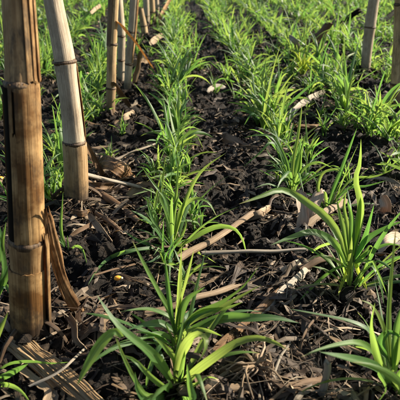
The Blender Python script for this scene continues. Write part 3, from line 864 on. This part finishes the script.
taken = []
def hero(label, base, leaves, stems=2, seed=0, zb=0.0, more=0):
    b = on_z(base[0], base[1], zb)
    b = on_z(base[0], base[1], min(hz(b[0], b[1]), 0.012))
    taken.append((b[0], b[1]))
    o = thing('rye_plant', b, label, 'rye plant', 'rye cover crop plants')
    rs = np.random.default_rng(seed)
    for k, L in enumerate(leaves):
        pts, W = L[0], L[1]
        roll = L[2] if len(L) > 2 else (rs.uniform(-35, 35), rs.uniform(-35, 35))
        mat = L[3] if len(L) > 3 else 'leaf'
        P = []
        for j, (u, v, *dy) in enumerate(pts):
            q = at(u, v, b[1] + (dy[0] if dy else 0.0))
            for _ in range(3):                      # a leaf lies on the soil, never under it
                g_ = hz(q[0], q[1])
                if j and q[2] < g_ + 0.004:
                    q = on_z(u, v, g_ + 0.006)
            P.append(q - b)
        vv, f, uvv = blade(np.array(P), W * 0.80, roll, n=14, m=5, fold=0.2, ref=None if False else nrm(CAM - b))
        obj('leaf', make_mesh('leaf', vv, f, uvv, mat=M[mat], rnd=np.full(len(vv), rs.uniform())), o)
    for k in range(stems * 2 if stems > 1 else 0):
        az = rs.uniform(0, 6.28)
        P, e = rye_leaf_curve(rs, az, rs.uniform(0.04, 0.095), rs.uniform(0.5, 1.35), rs.uniform(0.4, 1.6), off=rs.uniform(0.002, 0.010))
        up = np.cross(np.array([-e[1], e[0], 0]), nrm(P[2] - P[0]))
        vv, f, uvv = blade(P, rs.uniform(0.0035, 0.0062), (rs.uniform(-30, 30), rs.uniform(-90, 90)), n=11, m=3, fold=0.25, ref=up + e * 0.001)
        obj('leaf', make_mesh('leaf', vv, f, uvv, mat=M['leaf'], rnd=np.full(len(vv), rs.uniform())), o)
    for k in range(more):                            # narrow upright inner blades
        P, e = rye_leaf_curve(rs, rs.uniform(0, 6.28), rs.uniform(0.05, 0.115), rs.uniform(0.85, 1.5), rs.uniform(0.0, 1.0), off=rs.uniform(0.0, 0.008))
        up = np.cross(np.array([-e[1], e[0], 0]), nrm(P[2] - P[0]))
        vv, f, uvv = blade(P, rs.uniform(0.0036, 0.0064), (rs.uniform(-40, 40), rs.uniform(-80, 80)), n=11, m=5, fold=0.25, ref=up + e * 0.001)
        obj('leaf', make_mesh('leaf', vv, f, uvv, mat=M['leaf'], rnd=np.full(len(vv), rs.uniform())), o)
    for k in range(stems):
        a = rs.uniform(0, 6.28)
        d = np.array([math.cos(a), math.sin(a), 0]) * 0.006
        vv, f, uvv = tube(spline([d * 0.3 + [0, 0, -0.008], d * 0.6 + [0, 0, 0.008], d * 1.6 + [0, 0, 0.026]], 7), np.linspace(0.0019, 0.0003, 7), 8, seed=k, xref=(1, 0.1, 0))
        uvv = uvv * [1, 0] + [0, 0.03]
        obj('stem', make_mesh('stem', vv, f, uvv, mat=M['leaf'], rnd=np.full(len(vv), 0.8)), o)
    return o

hero('large rye plant at the bottom centre, broad leaves spreading to both sides', (177, 388), [
    ([(174, 386), (163, 367, -.015), (148, 350, -.025), (130, 336, -.03), (114, 321, -.03), (97, 295, -.02)], 0.0100, (10, 35)),
    ([(172, 390), (150, 396, -.04), (138, 385, -.05), (124, 358, -.05), (114, 332, -.045)], 0.0050, (30, 20)),
    ([(122, 337, -.045), (114, 331, -.047), (101, 343, -.05), (89, 362, -.055), (77, 385, -.06)], 0.0088, (-20, -45)),
    ([(176, 372), (180, 357, -.01), (188, 342, -.02), (198, 335, -.03), (206, 340, -.04), (204, 352, -.045), (197, 363, -.045)], 0.0098, (20, -60)),
    ([(178, 388), (192, 374, -.01), (212, 359, -.02), (236, 343, -.02), (255, 338, -.02), (272, 341, -.025), (288, 350, -.03)], 0.0088, (-30, 25)),
    ([(176, 372), (174, 358), (166, 348, -.005), (154, 337, -.01)], 0.0065, (0, 20)),
    ([(180, 398, -.02), (193, 402, -.06), (190, 386, -.065), (187, 364, -.065)], 0.0085, (10, -20)),
    ([(172, 392), (166, 385, -.04), (157, 393, -.06), (144, 408, -.07)], 0.0100, (20, 40)),
    ([(172, 392), (160, 384, -.03), (148, 374, -.04), (134, 360, -.04), (118, 354, -.03)], 0.0060, (-20, 20)),
    ([(176, 388), (176, 365), (179, 345), (184, 315, .01)], 0.0060, (10, 30)),
    ([(178, 390), (196, 384, -.02), (208, 377, -.02), (218, 379, -.03)], 0.0040, (0, 40)),
    ([(172, 395), (150, 401, -.05), (138, 391, -.06), (135, 372, -.06)], 0.0070, (20, 0)),
], 3, 1, more=3)
hero('rye plant with long upright and sideways leaves, just behind the bottom centre plant', (176, 345), [
    ([(175, 330), (169, 317), (148, 309), (118, 312, -.01)], 0.0058, (40, 50)),
    ([(175, 333), (163, 324), (146, 325, -.01), (124, 331, -.02)], 0.0085, (20, 45)),
    ([(175, 335), (171, 315), (160, 294), (147, 270), (132, 240)], 0.0062, (10, 30)),
    ([(175, 335), (171, 312), (168, 288), (165, 258)], 0.0055, (30, 0)),
    ([(176, 335), (180, 306), (187, 278), (194, 250)], 0.0050, (-50, -30)),
    ([(176, 335), (181, 312), (188, 298), (205, 287)], 0.0090, (10, 30)),
    ([(177, 335), (195, 315), (214, 306), (230, 296), (244, 285), (259, 266)], 0.0080, (20, 55)),
    ([(177, 337), (200, 326), (224, 318), (250, 318, -.01), (276, 318, -.01), (299, 323, -.01)], 0.0112, (-35, -50)),
    ([(177, 335), (196, 318), (218, 309), (242, 296), (261, 285)], 0.0070, (-20, -40)),
    ([(177, 334), (200, 313), (226, 308), (243, 302)], 0.0062, (15, 30)),
    ([(175, 340), (160, 334, -.01), (146, 337, -.02), (134, 344, -.03)], 0.0060, (0, 40)),
    ([(176, 345), (177, 330), (179, 312), (181, 296)], 0.0060, (0, 20)),
    ([(176, 342), (190, 331, -.01), (206, 330, -.01), (222, 336, -.02)], 0.0060, (-20, 30)),
], 3, 2, more=4)
hero('rye plant in the centre with arching leaves reaching right', (173, 250), [
    ([(172, 238), (167, 203), (154, 184), (141, 166)], 0.0058, (20, -10)),
    ([(171, 245), (162, 234), (152, 218), (146, 196)], 0.0062, (0, 30)),
    ([(173, 240), (175, 208), (177, 184), (178, 160)], 0.0056, (0, 35)),
    ([(174, 240), (184, 205), (194, 182), (206, 167), (226, 153)], 0.0064, (20, -30)),
    ([(174, 238), (181, 210), (194, 199, -.005), (208, 202, -.01), (217, 217, -.015)], 0.0072, (10, -40)),
    ([(175, 248), (190, 240), (205, 231), (220, 226, -.005), (235, 229, -.01), (243, 240, -.015), (247, 257, -.02)], 0.0078, (20, 40)),
    ([(172, 248), (152, 245), (137, 240), (124, 231)], 0.0055, (-10, 30)),
    ([(172, 247), (150, 248), (126, 252, -.01), (110, 258, -.02), (98, 269, -.03), (88, 285, -.035)], 0.0068, (40, 20)),
    ([(173, 246), (170, 226), (175, 206), (181, 188)], 0.0050, (30, 50)),
    ([(174, 248), (182, 235), (186, 222), (182, 214)], 0.0050, (0, 60)),
    ([(174, 250), (192, 250, -.01), (205, 256, -.015), (216, 263, -.02)], 0.0045, (0, 40)),
    ([(172, 250), (160, 256, -.01), (150, 262, -.02), (138, 262, -.02)], 0.0050, (0, 40)),
    ([(174, 240), (166, 214), (160, 196), (164, 180)], 0.0052, (20, 40)),
], 3, 3, more=6)
hero('big rye plant on the right, tall pointed leaves and yellowed lower sheaths', (351, 287), [
    ([(350, 268), (357, 236), (361, 206), (356, 180), (360, 164), (361, 150), (361, 139)], 0.0095, (20, -60)),
    ([(348, 262), (341, 238), (326, 217), (309, 204), (292, 193), (278, 190, -.01), (262, 196, -.02), (239, 204, -.03)], 0.0098, (-10, 12)),
    ([(348, 266), (340, 250), (328, 238), (311, 232, -.01), (292, 237, -.02), (271, 245, -.03)], 0.0098, (-10, 12)),
    ([(349, 262), (345, 236), (340, 216), (336, 197)], 0.0070, (10, 30)),
    ([(352, 262), (355, 238), (358, 218), (361, 196)], 0.0092, (0, 25)),
    ([(353, 262), (361, 248), (367, 232), (374, 205)], 0.0075, (10, -20)),
    ([(353, 260), (366, 240), (384, 228), (406, 220)], 0.0078, (30, 50)),
    ([(354, 262), (368, 262, -.015), (378, 276, -.03), (384, 304, -.04)], 0.0090, (-20, -50)),
    ([(352, 258), (347, 272), (342, 284), (338, 296)], 0.0050, (0, 20), 'yellow_leaf'),
    ([(353, 256), (358, 270), (363, 280), (367, 290)], 0.0060, (0, 20), 'yellow_leaf'),
    ([(356, 268), (363, 256), (369, 246), (374, 248)], 0.0070, (0, 50)),
    ([(348, 264), (332, 270), (317, 282), (300, 300)], 0.0075, (-50, -30)),
    ([(350, 262), (348, 230), (344, 208), (346, 192)], 0.0060, (40, 10)),
    ([(351, 262), (352, 232), (351, 214), (347, 200)], 0.0080, (20, -20)),
    ([(354, 262), (372, 250), (388, 244), (404, 246)], 0.0065, (20, 60)),
    ([(352, 270), (330, 258), (318, 256), (305, 262)], 0.0050, (20, 60)),
], 4, 4, more=12)
hero('slender rye plant just behind the big right one, its leaf tip highest', (326, 214), [
    ([(326, 210), (333, 190), (341, 171), (346, 157), (357, 128)], 0.0075, (10, -25)),
    ([(327, 212), (340, 195), (352, 187), (366, 186), (388, 180)], 0.0060, (30, 60)),
    ([(325, 212), (318, 190), (322, 174), (333, 169), (343, 172)], 0.0060, (20, 50)),
    ([(328, 212), (350, 180), (376, 176), (406, 163)], 0.0075, (30, 60)),
    ([(326, 212), (318, 200), (308, 194), (298, 196)], 0.0052, (0, 40)),
], 2, 5, more=4)
hero('rye plant at the bottom right corner with broad leaves lying left', (392, 386), [
    ([(388, 378), (379, 362, -.01), (374, 342, -.02), (372, 322, -.03), (375, 303, -.035)], 0.0072, (0, -50)),
    ([(392, 366), (372, 334), (352, 322), (326, 316), (290, 309)], 0.0072, (30, 50)),
    ([(388, 372), (374, 352, -.01), (360, 343, -.02), (342, 344, -.03), (322, 349, -.04), (301, 357, -.05)], 0.0072, (30, 55)),
    ([(392, 382), (376, 367, -.02), (356, 360, -.035), (338, 356, -.045), (320, 352, -.05)], 0.0100, (10, 40)),
    ([(392, 384), (404, 390, -.03), (392, 376, -.05), (372, 366, -.055), (352, 362, -.06)], 0.0085, (-20, 20)),
    ([(388, 384), (378, 374, -.03), (386, 389, -.05), (376, 404, -.055)], 0.0065, (20, 70)),
    ([(391, 366), (388, 326), (391, 275), (396, 226)], 0.0066, (35, 45)),
    ([(393, 370), (396, 330), (404, 300)], 0.0080, (0, 30)),
    ([(391, 368), (384, 330), (372, 306), (360, 300)], 0.0060, (20, 50)),
    ([(394, 372), (398, 345), (410, 330)], 0.0090, (0, 30)),
    ([(390, 360), (380, 345), (388, 332), (404, 338)], 0.0080, (10, 40)),
], 3, 6, more=6)
hero('rye plant behind the big right one, a leaf arching over to the left', (292, 190), [
    ([(292, 184), (293, 162), (298, 134), (302, 104)], 0.0078, (10, 40)),
    ([(291, 182), (285, 166), (278, 148), (270, 143, -.01), (260, 153, -.02), (243, 167, -.03)], 0.0080, (20, 50)),
    ([(291, 182), (286, 160), (273, 138), (258, 135), (244, 138)], 0.0060, (0, 40)),
    ([(293, 182), (298, 168), (301, 152), (305, 136)], 0.0075, (0, 20)),
    ([(291, 186), (283, 173), (274, 170), (264, 174)], 0.0068, (10, 40)),
    ([(291, 184), (280, 165), (270, 155), (266, 148)], 0.0050, (20, 40)),
    ([(294, 192), (298, 178), (300, 166), (301, 152)], 0.0080, (0, 20)),
    ([(294, 184), (304, 168), (318, 162), (333, 168)], 0.0075, (30, 60)),
    ([(293, 186), (305, 178), (312, 172), (318, 176)], 0.0060, (30, 60)),
    ([(291, 188), (280, 188, -.01), (268, 184, -.02), (255, 188, -.03)], 0.0050, (20, 60)),
], 3, 7, more=7)
hero('small rye seedling with one thin upright leaf, right of the nearest stalk', (69, 253), [
    ([(69, 252), (64, 244), (61, 226), (63, 192)], 0.0048, (0, 20)),
    ([(69, 252), (62, 243), (56, 238), (51, 237)], 0.0040, (0, 30)),
    ([(69, 252), (75, 246), (82, 249, -.01), (87, 264, -.015)], 0.0050, (10, 50)),
], 1, 8)
hero('rye plant at the lower left edge with narrow leaves crossing the ribbed stalk', (-12, 380), [
    ([(-10, 378), (8, 364), (30, 361, -.01), (50, 363, -.015), (70, 362, -.02)], 0.0052, (30, 50)),
    ([(-10, 380), (2, 377, -.01), (16, 370, -.02), (28, 364, -.025)], 0.0085, (10, 40)),
    ([(-12, 376), (-8, 350), (0, 330), (8, 312)], 0.0075, (0, 30)),
    ([(-10, 384), (10, 385, -.03), (22, 392, -.04), (30, 402, -.05)], 0.0060, (10, 40)),
], 2, 9)
hero('rye plant half hidden at the left edge behind the nearest stalk', (-2, 300), [
    ([(-2, 296), (4, 280), (8, 268), (14, 258)], 0.0090, (0, 30)),
    ([(-2, 296), (2, 286), (8, 288), (12, 300)], 0.0075, (0, 30)),
    ([(-2, 296), (4, 270), (2, 245), (6, 222)], 0.0075, (0, 30)),
    ([(-2, 296), (-4, 270), (2, 245), (-4, 215)], 0.0065, (0, 30)),
], 1, 10)
hero('pale yellow-green rye tuft in the far field in front of the tilted dark stalk', (303, 78), [
    ([(303, 76), (300, 64), (296, 54), (290, 50)], 0.0080, (0, 30), 'yellow_leaf'),
    ([(303, 76), (304, 62), (305, 54), (308, 46)], 0.0085, (0, 30), 'yellow_leaf'),
    ([(303, 76), (308, 66), (314, 60), (320, 62)], 0.0080, (0, 30), 'yellow_leaf'),
    ([(303, 76), (296, 68), (290, 66), (282, 70)], 0.0080, (0, 30), 'yellow_leaf'),
    ([(303, 76), (302, 66), (299, 58), (300, 48)], 0.0080, (0, 30), 'yellow_leaf'),
    ([(303, 76), (307, 68), (312, 70), (318, 76)], 0.0080, (0, 30), 'yellow_leaf'),
    ([(303, 76), (299, 66), (293, 60), (286, 60)], 0.0085, (0, 30), 'yellow_leaf'),
    ([(303, 76), (306, 64), (311, 56), (316, 52)], 0.0085, (0, 30), 'yellow_leaf'),
    ([(303, 76), (300, 70), (296, 72), (292, 78)], 0.0085, (0, 30), 'yellow_leaf'),
    ([(303, 76), (303, 66), (302, 60), (297, 52)], 0.0090, (0, 30), 'yellow_leaf'),
    ([(303, 76), (305, 66), (308, 62), (313, 66)], 0.0090, (0, 30), 'yellow_leaf'),
], 1, 11)

# ------------------------------------------------------------------ rye: patterns for the rows
def rye_pattern(seed, nl, n=10, m=3):
    rs = np.random.default_rng(seed)
    out = []
    nt_ = int(rs.integers(2, 5))
    tillers = []
    for k in range(nt_):
        a = rs.uniform(0, 6.28)
        tillers.append((a, rs.uniform(0.0, 0.012), rs.uniform(0.0, 0.5), rs.uniform(0.018, 0.045)))
    for k in range(nl):
        a, o_, lean, hh = tillers[k % nt_]
        te = np.array([math.cos(a), math.sin(a), 0.0])
        az = rs.uniform(0, 6.28)
        e = np.array([math.cos(az), math.sin(az), 0.0])
        h = hh * rs.uniform(0.1, 1.0)
        foot = te * o_
        top = foot + te * math.sin(lean) * h + np.array([0, 0, math.cos(lean) * h])
        P, e = rye_leaf_curve(rs, az, rs.uniform(0.03, 0.085), rs.uniform(0.6, 1.48), rs.uniform(0.0, 1.4), off=0.0)
        P = np.vstack([foot - [0, 0, 0.004], foot * 0.5 + top * 0.5, P[1:] + top]) if h > 0.012 else P + foot
        up = np.cross(np.array([-e[1], e[0], 0]), nrm(P[-3] - P[1]))
        v, f, uvv = blade(P, rs.uniform(0.0032, 0.0068), (rs.uniform(-40, 40), rs.uniform(-120, 120)), n=n, m=m, fold=0.25, ref=up + e * 0.001)
        out.append((v, f, uvv))
    return out
NPAT = 16
PAT, PAT_STEM = [], []
for k in range(NPAT):
    pl = rye_pattern(100 + k, [13, 17, 14, 20, 12, 15, 18, 14][k % 8])
    rs = np.random.default_rng(k)
    PAT.append([make_mesh('leaf', v, f, uvv, mat=M['leaf'], rnd=np.full(len(v), rs.uniform())) for v, f, uvv in pl])
    v, f, uvv = tube(np.array([[0, 0, -0.008], [0.001, 0, 0.006], [0.002, 0.001, 0.018]]), np.array([0.003, 0.0026, 0.0003]), 7, seed=k)
    PAT_STEM.append(make_mesh('stem', v, f, uvv * [1, 0] + [0, 0.03], mat=M['leaf'], rnd=np.full(len(v), 0.8)))
FARPAT = [rye_pattern(300 + k, 12, n=6, m=2) for k in range(10)]

ROW0, ROWD = 0.0, 0.178
row_names = {0: 'centre row'}
for k, q in enumerate(['first', 'second', 'third', 'fourth', 'fifth', 'sixth', 'seventh', 'eighth']):
    row_names[k + 1] = q + ' row right of centre'
    row_names[-k - 1] = q + ' row left of centre'
start = {0: 0.66, 1: 0.90, 2: 0.62, -1: 0.62}
spots = []
rs = np.random.default_rng(12)
for r in range(-15, 21):
    y = start.get(r, 0.15) + rs.uniform(0, 0.05)
    while y < 4.8:
        x = ROW0 + r * ROWD + rs.normal(0, 0.013)
        spots.append((r, x, y, rs.uniform(0.72, 1.25)))
        y += rs.uniform(0.022, 0.048) if y > 1.0 else rs.uniform(0.045, 0.10)
    if r < -2 or r > 3 or True:
        for k in range(34):                         # stray plants between the rows
            spots.append((r, r * ROWD + rs.uniform(0.03, 0.15), rs.uniform(1.15, 4.8), rs.uniform(0.45, 0.85)))
spots += [(1, 0.160, 0.97, 1.3), (1, 0.172, 1.0, 1.25), (1, 0.150, 1.02, 1.3), (1, 0.185, 0.93, 0.9), (2, 0.345, 0.86, 1.0), (2, 0.335, 0.92, 1.1), (2, 0.36, 0.98, 1.2), (2, 0.33, 1.04, 1.1),
          (0, -0.008, 0.80, 1.1), (0, 0.006, 0.90, 1.1), (-1, -0.165, 0.78, 1.0), (-1, -0.19, 0.90, 1.1), (-1, -0.175, 0.70, 0.8)]
for k in range(40):                                 # small late tufts in the dark gaps
    spots.append((2 if k % 2 else 1, rs.uniform(0.20, 0.52), rs.uniform(0.88, 1.5), rs.uniform(0.35, 0.65)))
for k in range(14):
    spots.append((-1, rs.uniform(-0.28, -0.08), rs.uniform(0.75, 1.4), rs.uniform(0.4, 0.7)))
for k in range(10):
    spots.append((0, rs.normal(0, 0.02), rs.uniform(0.62, 1.2), rs.uniform(0.4, 0.7)))
spots += [(1, 0.178, 0.735, 0.8), (1, 0.162, 0.79, 0.9), (1, 0.182, 0.84, 0.85), (1, 0.166, 0.885, 1.0), (1, 0.15, 0.75, 0.55), (1, 0.205, 0.80, 0.6),
          (0, 0.004, 0.475, 0.55), (0, -0.012, 0.515, 0.6), (0, 0.014, 0.63, 0.8), (0, -0.010, 0.655, 0.85), (0, 0.022, 0.60, 0.6), (0, -0.03, 0.60, 0.6), (0, 0.0, 0.70, 0.9),
          (2, 0.30, 0.74, 0.6), (2, 0.345, 0.79, 0.8), (1, 0.245, 0.72, 0.55)]
seen, rest = [], []
for s in spots:
    u, v, zc = project((s[1], s[2], 0.03))
    if s[2] < 0.7 and abs(s[1] - 0.18) < 0.05:
        continue
    if min((s[1] - a) ** 2 + (s[2] - b) ** 2 for a, b in taken) < 0.04 ** 2:
        continue
    if zc > 0.2 and -8 < u < 408 and -25 < v < 420:
        seen.append((zc, s))
    else:
        rest.append(s)
seen.sort(key=lambda q: q[0])
indiv = [s for _, s in seen[:289]]
rest += [s for _, s in seen[289:]]
byrow = {}
for s in indiv:
    byrow.setdefault(s[0], []).append(s)
def ordinal(n):
    return str(n) + ({1: 'st', 2: 'nd', 3: 'rd'}.get(n % 10, 'th') if n % 100 not in (11, 12, 13) else 'th')
rs = np.random.default_rng(99)
for r, L in byrow.items():
    L.sort(key=lambda s: s[2])
    for i, (_, x, y, sc) in enumerate(L):
        k = int(rs.integers(NPAT))
        size = 'small' if sc < 0.8 else ('large' if sc > 1.1 else 'medium')
        o = thing('rye_plant', (x, y, hz(x, y) * 0.6), '%s green rye tuft, %s from the front, %s' % (size, ordinal(i + 1), row_names.get(r, 'row')), 'rye plant', 'rye cover crop plants')
        o.rotation_euler = (0, 0, rs.uniform(0, 6.28))
        o.scale = (sc * rs.uniform(0.85, 1.15), sc * rs.uniform(0.85, 1.15), sc * rs.uniform(0.85, 1.2))
        for me in PAT[k]:
            obj('leaf', me, o)
        obj('stem', PAT_STEM[k], o)

# the rest of the field, too many to count
VV, FF, UU, RR = [], [], [], []
base = 0
for (_, x, y, sc) in rest:
    if x * x + y * y < 0.16 ** 2:
        continue
    p = FARPAT[int(rs.integers(len(FARPAT)))]
    a = rs.uniform(0, 6.28); ca, sa = math.cos(a) * sc, math.sin(a) * sc
    for v, f, uvv in p:
        w_ = np.stack([v[:, 0] * ca - v[:, 1] * sa + x, v[:, 0] * sa + v[:, 1] * ca + y, v[:, 2] * sc], 1)
        VV.append(w_); FF.append(np.array(f) + base); UU.append(uvv); RR.append(np.full(len(v), rs.uniform()))
        base += len(v)
me = big_mesh('rye_field', np.vstack(VV), np.vstack(FF), M['leaf'], rnd=np.concatenate(RR), uv=np.vstack(UU))
obj('rye_field', me, kind='stuff', label='green rye rows farther off, reading as one mass', category='rye field')

# ------------------------------------------------------------------ small litter and soil crumbs
rs = np.random.default_rng(31)
VV, FF, UU, RR, CC, CZ = [], [], [], [], [], []
base = 0
tints = np.array([(0.36, 0.26, 0.16), (0.24, 0.165, 0.10), (0.14, 0.09, 0.055), (0.40, 0.34, 0.26), (0.26, 0.21, 0.16), (0.09, 0.06, 0.04), (0.58, 0.47, 0.35), (0.17, 0.13, 0.095), (0.11, 0.08, 0.06)])
NL = 19000
yy = 0.22 + 4.2 * rs.uniform(0, 1, NL) ** 1.8
xx = rs.uniform(-1, 1, NL) * (0.42 + 0.5 * yy) + 0.05
k0 = 0                                              # thicker drifts of residue
for (u, v, n_, sg) in [(98, 205, 420, 0.035), (110, 170, 260, 0.04), (290, 375, 330, 0.045), (312, 215, 300, 0.03), (265, 300, 260, 0.04), (60, 325, 160, 0.03), (330, 110, 320, 0.08), (230, 145, 260, 0.05), (380, 215, 200, 0.04), (225, 385, 160, 0.03), (150, 190, 160, 0.04), (135, 75, 300, 0.10)]:
    c = on_z(u, v, 0)
    n_ = int(n_ * 0.6)
    xx[k0:k0 + n_] = rs.normal(c[0], sg, n_); yy[k0:k0 + n_] = rs.normal(c[1], sg, n_); k0 += n_
dens = vnoise(xx * 7, yy * 7, 77)
dens[:k0] = 1
zz = height(xx, yy)
for i in range(NL):
    if dens[i] + rs.uniform(-0.45, 0.45) < -0.12:
        continue
    a = rs.uniform(0, 6.28)
    e = np.array([math.cos(a), math.sin(a), 0]); s_ = np.array([-e[1], e[0], 0])
    kind = rs.uniform()
    big = 1.35 if i < k0 else 1.0
    if kind < 0.45:      # fibres and straws
        L, W, n = rs.uniform(0.008, 0.055), rs.uniform(0.0004, 0.0015), 5
    elif kind < 0.9:     # flakes of leaf
        L, W, n = rs.uniform(0.006, 0.022), rs.uniform(0.002, 0.006), 4
    else:
        L, W, n = rs.uniform(0.02, 0.06), rs.uniform(0.002, 0.005), 6
    L *= big; W *= big
    t = np.linspace(-0.5, 0.5, n)
    bow = rs.normal(0, 0.07) * L; lift = rs.uniform(-0.05, 0.14) * L; tilt = rs.uniform(-0.3, 0.3)
    tw = rs.uniform(-0.9, 0.9) + t * rs.uniform(-1.2, 1.2)
    c = np.outer(t * L, e) + np.outer((t * t) * bow * 4, s_) + np.outer(lift * (1 - 4 * t * t) + tilt * t * L, [0, 0, 1])
    wd = W * rs.uniform(0.65, 1.25, n) * np.where(np.abs(t) > 0.45, rs.uniform(0.2, 0.9), 1.0)
    sd = s_[None] * np.cos(tw)[:, None] + np.array([[0, 0, 1.0]]) * np.sin(tw)[:, None]
    up = np.cross(e, sd)
    ring = np.stack([c + sd * (wd / 2)[:, None], c + up * np.minimum(wd * 0.2, 0.0004)[:, None], c - sd * (wd / 2)[:, None], c - up * np.minimum(wd * 0.15, 0.0002)[:, None]], 1).reshape(-1, 3)
    ring += [xx[i], yy[i], 0.0012 + abs(lift) * 0.1]
    CZ.append(np.full(len(ring), zz[i]))
    f = np.array(grid_faces(n, 4, wrap=True) + [(3, 2, 1, 0), (4 * n - 4, 4 * n - 3, 4 * n - 2, 4 * n - 1)])
    VV.append(ring); FF.append(f + base); base += len(ring)
    UU.append(np.stack([np.tile([0, 0.05, 0.1, 0.15], n), np.repeat(t * L, 4)], 1))
    RR.append(np.full(4 * n, rs.uniform()))
    tc = tints[int(rs.integers(len(tints)))] * rs.uniform(0.4, 1.05)
    CC.append(np.tile([*tc, 1.0], (4 * n, 1)))
NSTRAW = sum(len(q) for q in FF)
NF = 3000
yf = 0.24 + 3.6 * rs.uniform(0, 1, NF) ** 1.7
xf = rs.uniform(-1, 1, NF) * (0.40 + 0.5 * yf) + 0.05
k1 = 0
for (u, v, n_, sg) in [(98, 205, 90, 0.035), (112, 172, 60, 0.04), (290, 372, 25, 0.045), (312, 215, 70, 0.03), (270, 300, 35, 0.04), (330, 110, 90, 0.08), (235, 145, 60, 0.05), (135, 75, 90, 0.10), (60, 330, 40, 0.03)]:
    c = on_z(u, v, 0)
    xf[k1:k1 + n_] = rs.normal(c[0], sg, n_); yf[k1:k1 + n_] = rs.normal(c[1], sg, n_); k1 += n_
zf = height(xf, yf)
for i in range(NF):
    n, m = 8, 3
    L = rs.uniform(0.012, 0.060); W = rs.uniform(0.0016, 0.0062)
    gu, gv = np.meshgrid(np.linspace(-0.5, 0.5, n), np.linspace(-0.5, 0.5, m), indexing='ij')
    px = gu * L * (1 + 0.25 * rs.uniform(-1, 1, gu.shape) * (abs(gu) > 0.45)); py = gv * W * (1 + 0.3 * rs.uniform(-1, 1, gu.shape))
    pz = rs.normal(0, 0.0007, gu.shape) + rs.uniform(-0.5, 0.9) * W * (0.25 - gv * gv) * 2 + rs.uniform(-0.15, 0.3) * L * (0.25 - gu * gu)
    a = rs.uniform(0, 6.28); tx, ty = rs.normal(0, 0.16, 2); py = py + rs.normal(0, 0.12) * L * (gu * gu * 4)
    CZ.append(np.full(n * m, zf[i]))
    pz = pz + px * tx + py * ty
    q = np.stack([px * math.cos(a) - py * math.sin(a) + xf[i], px * math.sin(a) + py * math.cos(a) + yf[i], pz + 0.0015], 2).reshape(-1, 3)
    VV.append(q); FF.append(np.array(grid_faces(n, m)) + base); base += len(q)
    UU.append(np.stack([(gv * W * 12).ravel(), (gu * L).ravel()], 1))
    RR.append(np.full(n * m, rs.uniform()))
    CC.append(np.tile([*(tints[int(rs.integers(len(tints)))] * rs.uniform(0.3, 0.95)), 1.0], (n * m, 1)))
LV = np.vstack(VV)
LV[:, 2] += 0.45 * np.concatenate(CZ) + 0.55 * height(LV[:, 0], LV[:, 1])
me = big_mesh('straw_litter', LV, np.vstack(FF), M['litter'], smooth=False, rnd=np.concatenate(RR), colr=np.vstack(CC), uv=np.vstack(UU))
me.polygons.foreach_set('use_smooth', np.arange(len(me.polygons)) >= NSTRAW)
obj('straw_litter', me, kind='stuff', label='small shreds of straw and dead leaf strewn over the soil', category='litter')

OCT = np.array([(1, 0, 0), (-1, 0, 0), (0, 1, 0), (0, -1, 0), (0, 0, 1), (0, 0, -1)], float)
OCF = np.array([(0, 2, 4), (2, 1, 4), (1, 3, 4), (3, 0, 4), (2, 0, 5), (1, 2, 5), (3, 1, 5), (0, 3, 5)])
NCR = 78000
yy = 0.24 + 1.9 * rs.uniform(0, 1, NCR) ** 1.9
xx = rs.uniform(-1, 1, NCR) * (0.26 + 0.42 * yy) + 0.05
rad = 0.0006 + 0.0036 * rs.uniform(0, 1, NCR) ** 4.0
rad *= 0.8 + 0.5 * np.clip(yy - 0.4, 0, 2)
k2 = 0
for fx_, fy_ in FEET:
    xx[k2:k2 + 420] = rs.normal(fx_, 0.017, 420); yy[k2:k2 + 420] = rs.normal(fy_, 0.017, 420); rad[k2:k2 + 420] *= 1.5; k2 += 420
zz = height(xx, yy) + rad * 0.35
for j, (fx_, fy_) in enumerate(FEET):
    sl_ = slice(j * 420, (j + 1) * 420)
    zz[sl_] += 0.010 * np.exp(-((xx[sl_] - fx_) ** 2 + (yy[sl_] - fy_) ** 2) / 0.022 ** 2) * rs.uniform(0, 1, 420)
R3 = rs.normal(0, 1, (NCR, 3, 3)); R3 = np.linalg.qr(R3)[0]
V = np.einsum('kj,nji->nki', OCT, R3) * (rs.uniform(0.6, 1.4, (NCR, 6, 1)) * rad[:, None, None])
V = V * rs.uniform(0.75, 1.25, (NCR, 1, 3)) + np.stack([xx, yy, zz], 1)[:, None]
Fq = (OCF[None] + (np.arange(NCR) * 6)[:, None, None]).reshape(-1, 3)
obj('soil_crumbs', big_mesh('soil_crumbs', V.reshape(-1, 3), Fq, M['crumb'], smooth=False), kind='stuff', label='loose dark soil crumbs lying on the ground', category='soil')
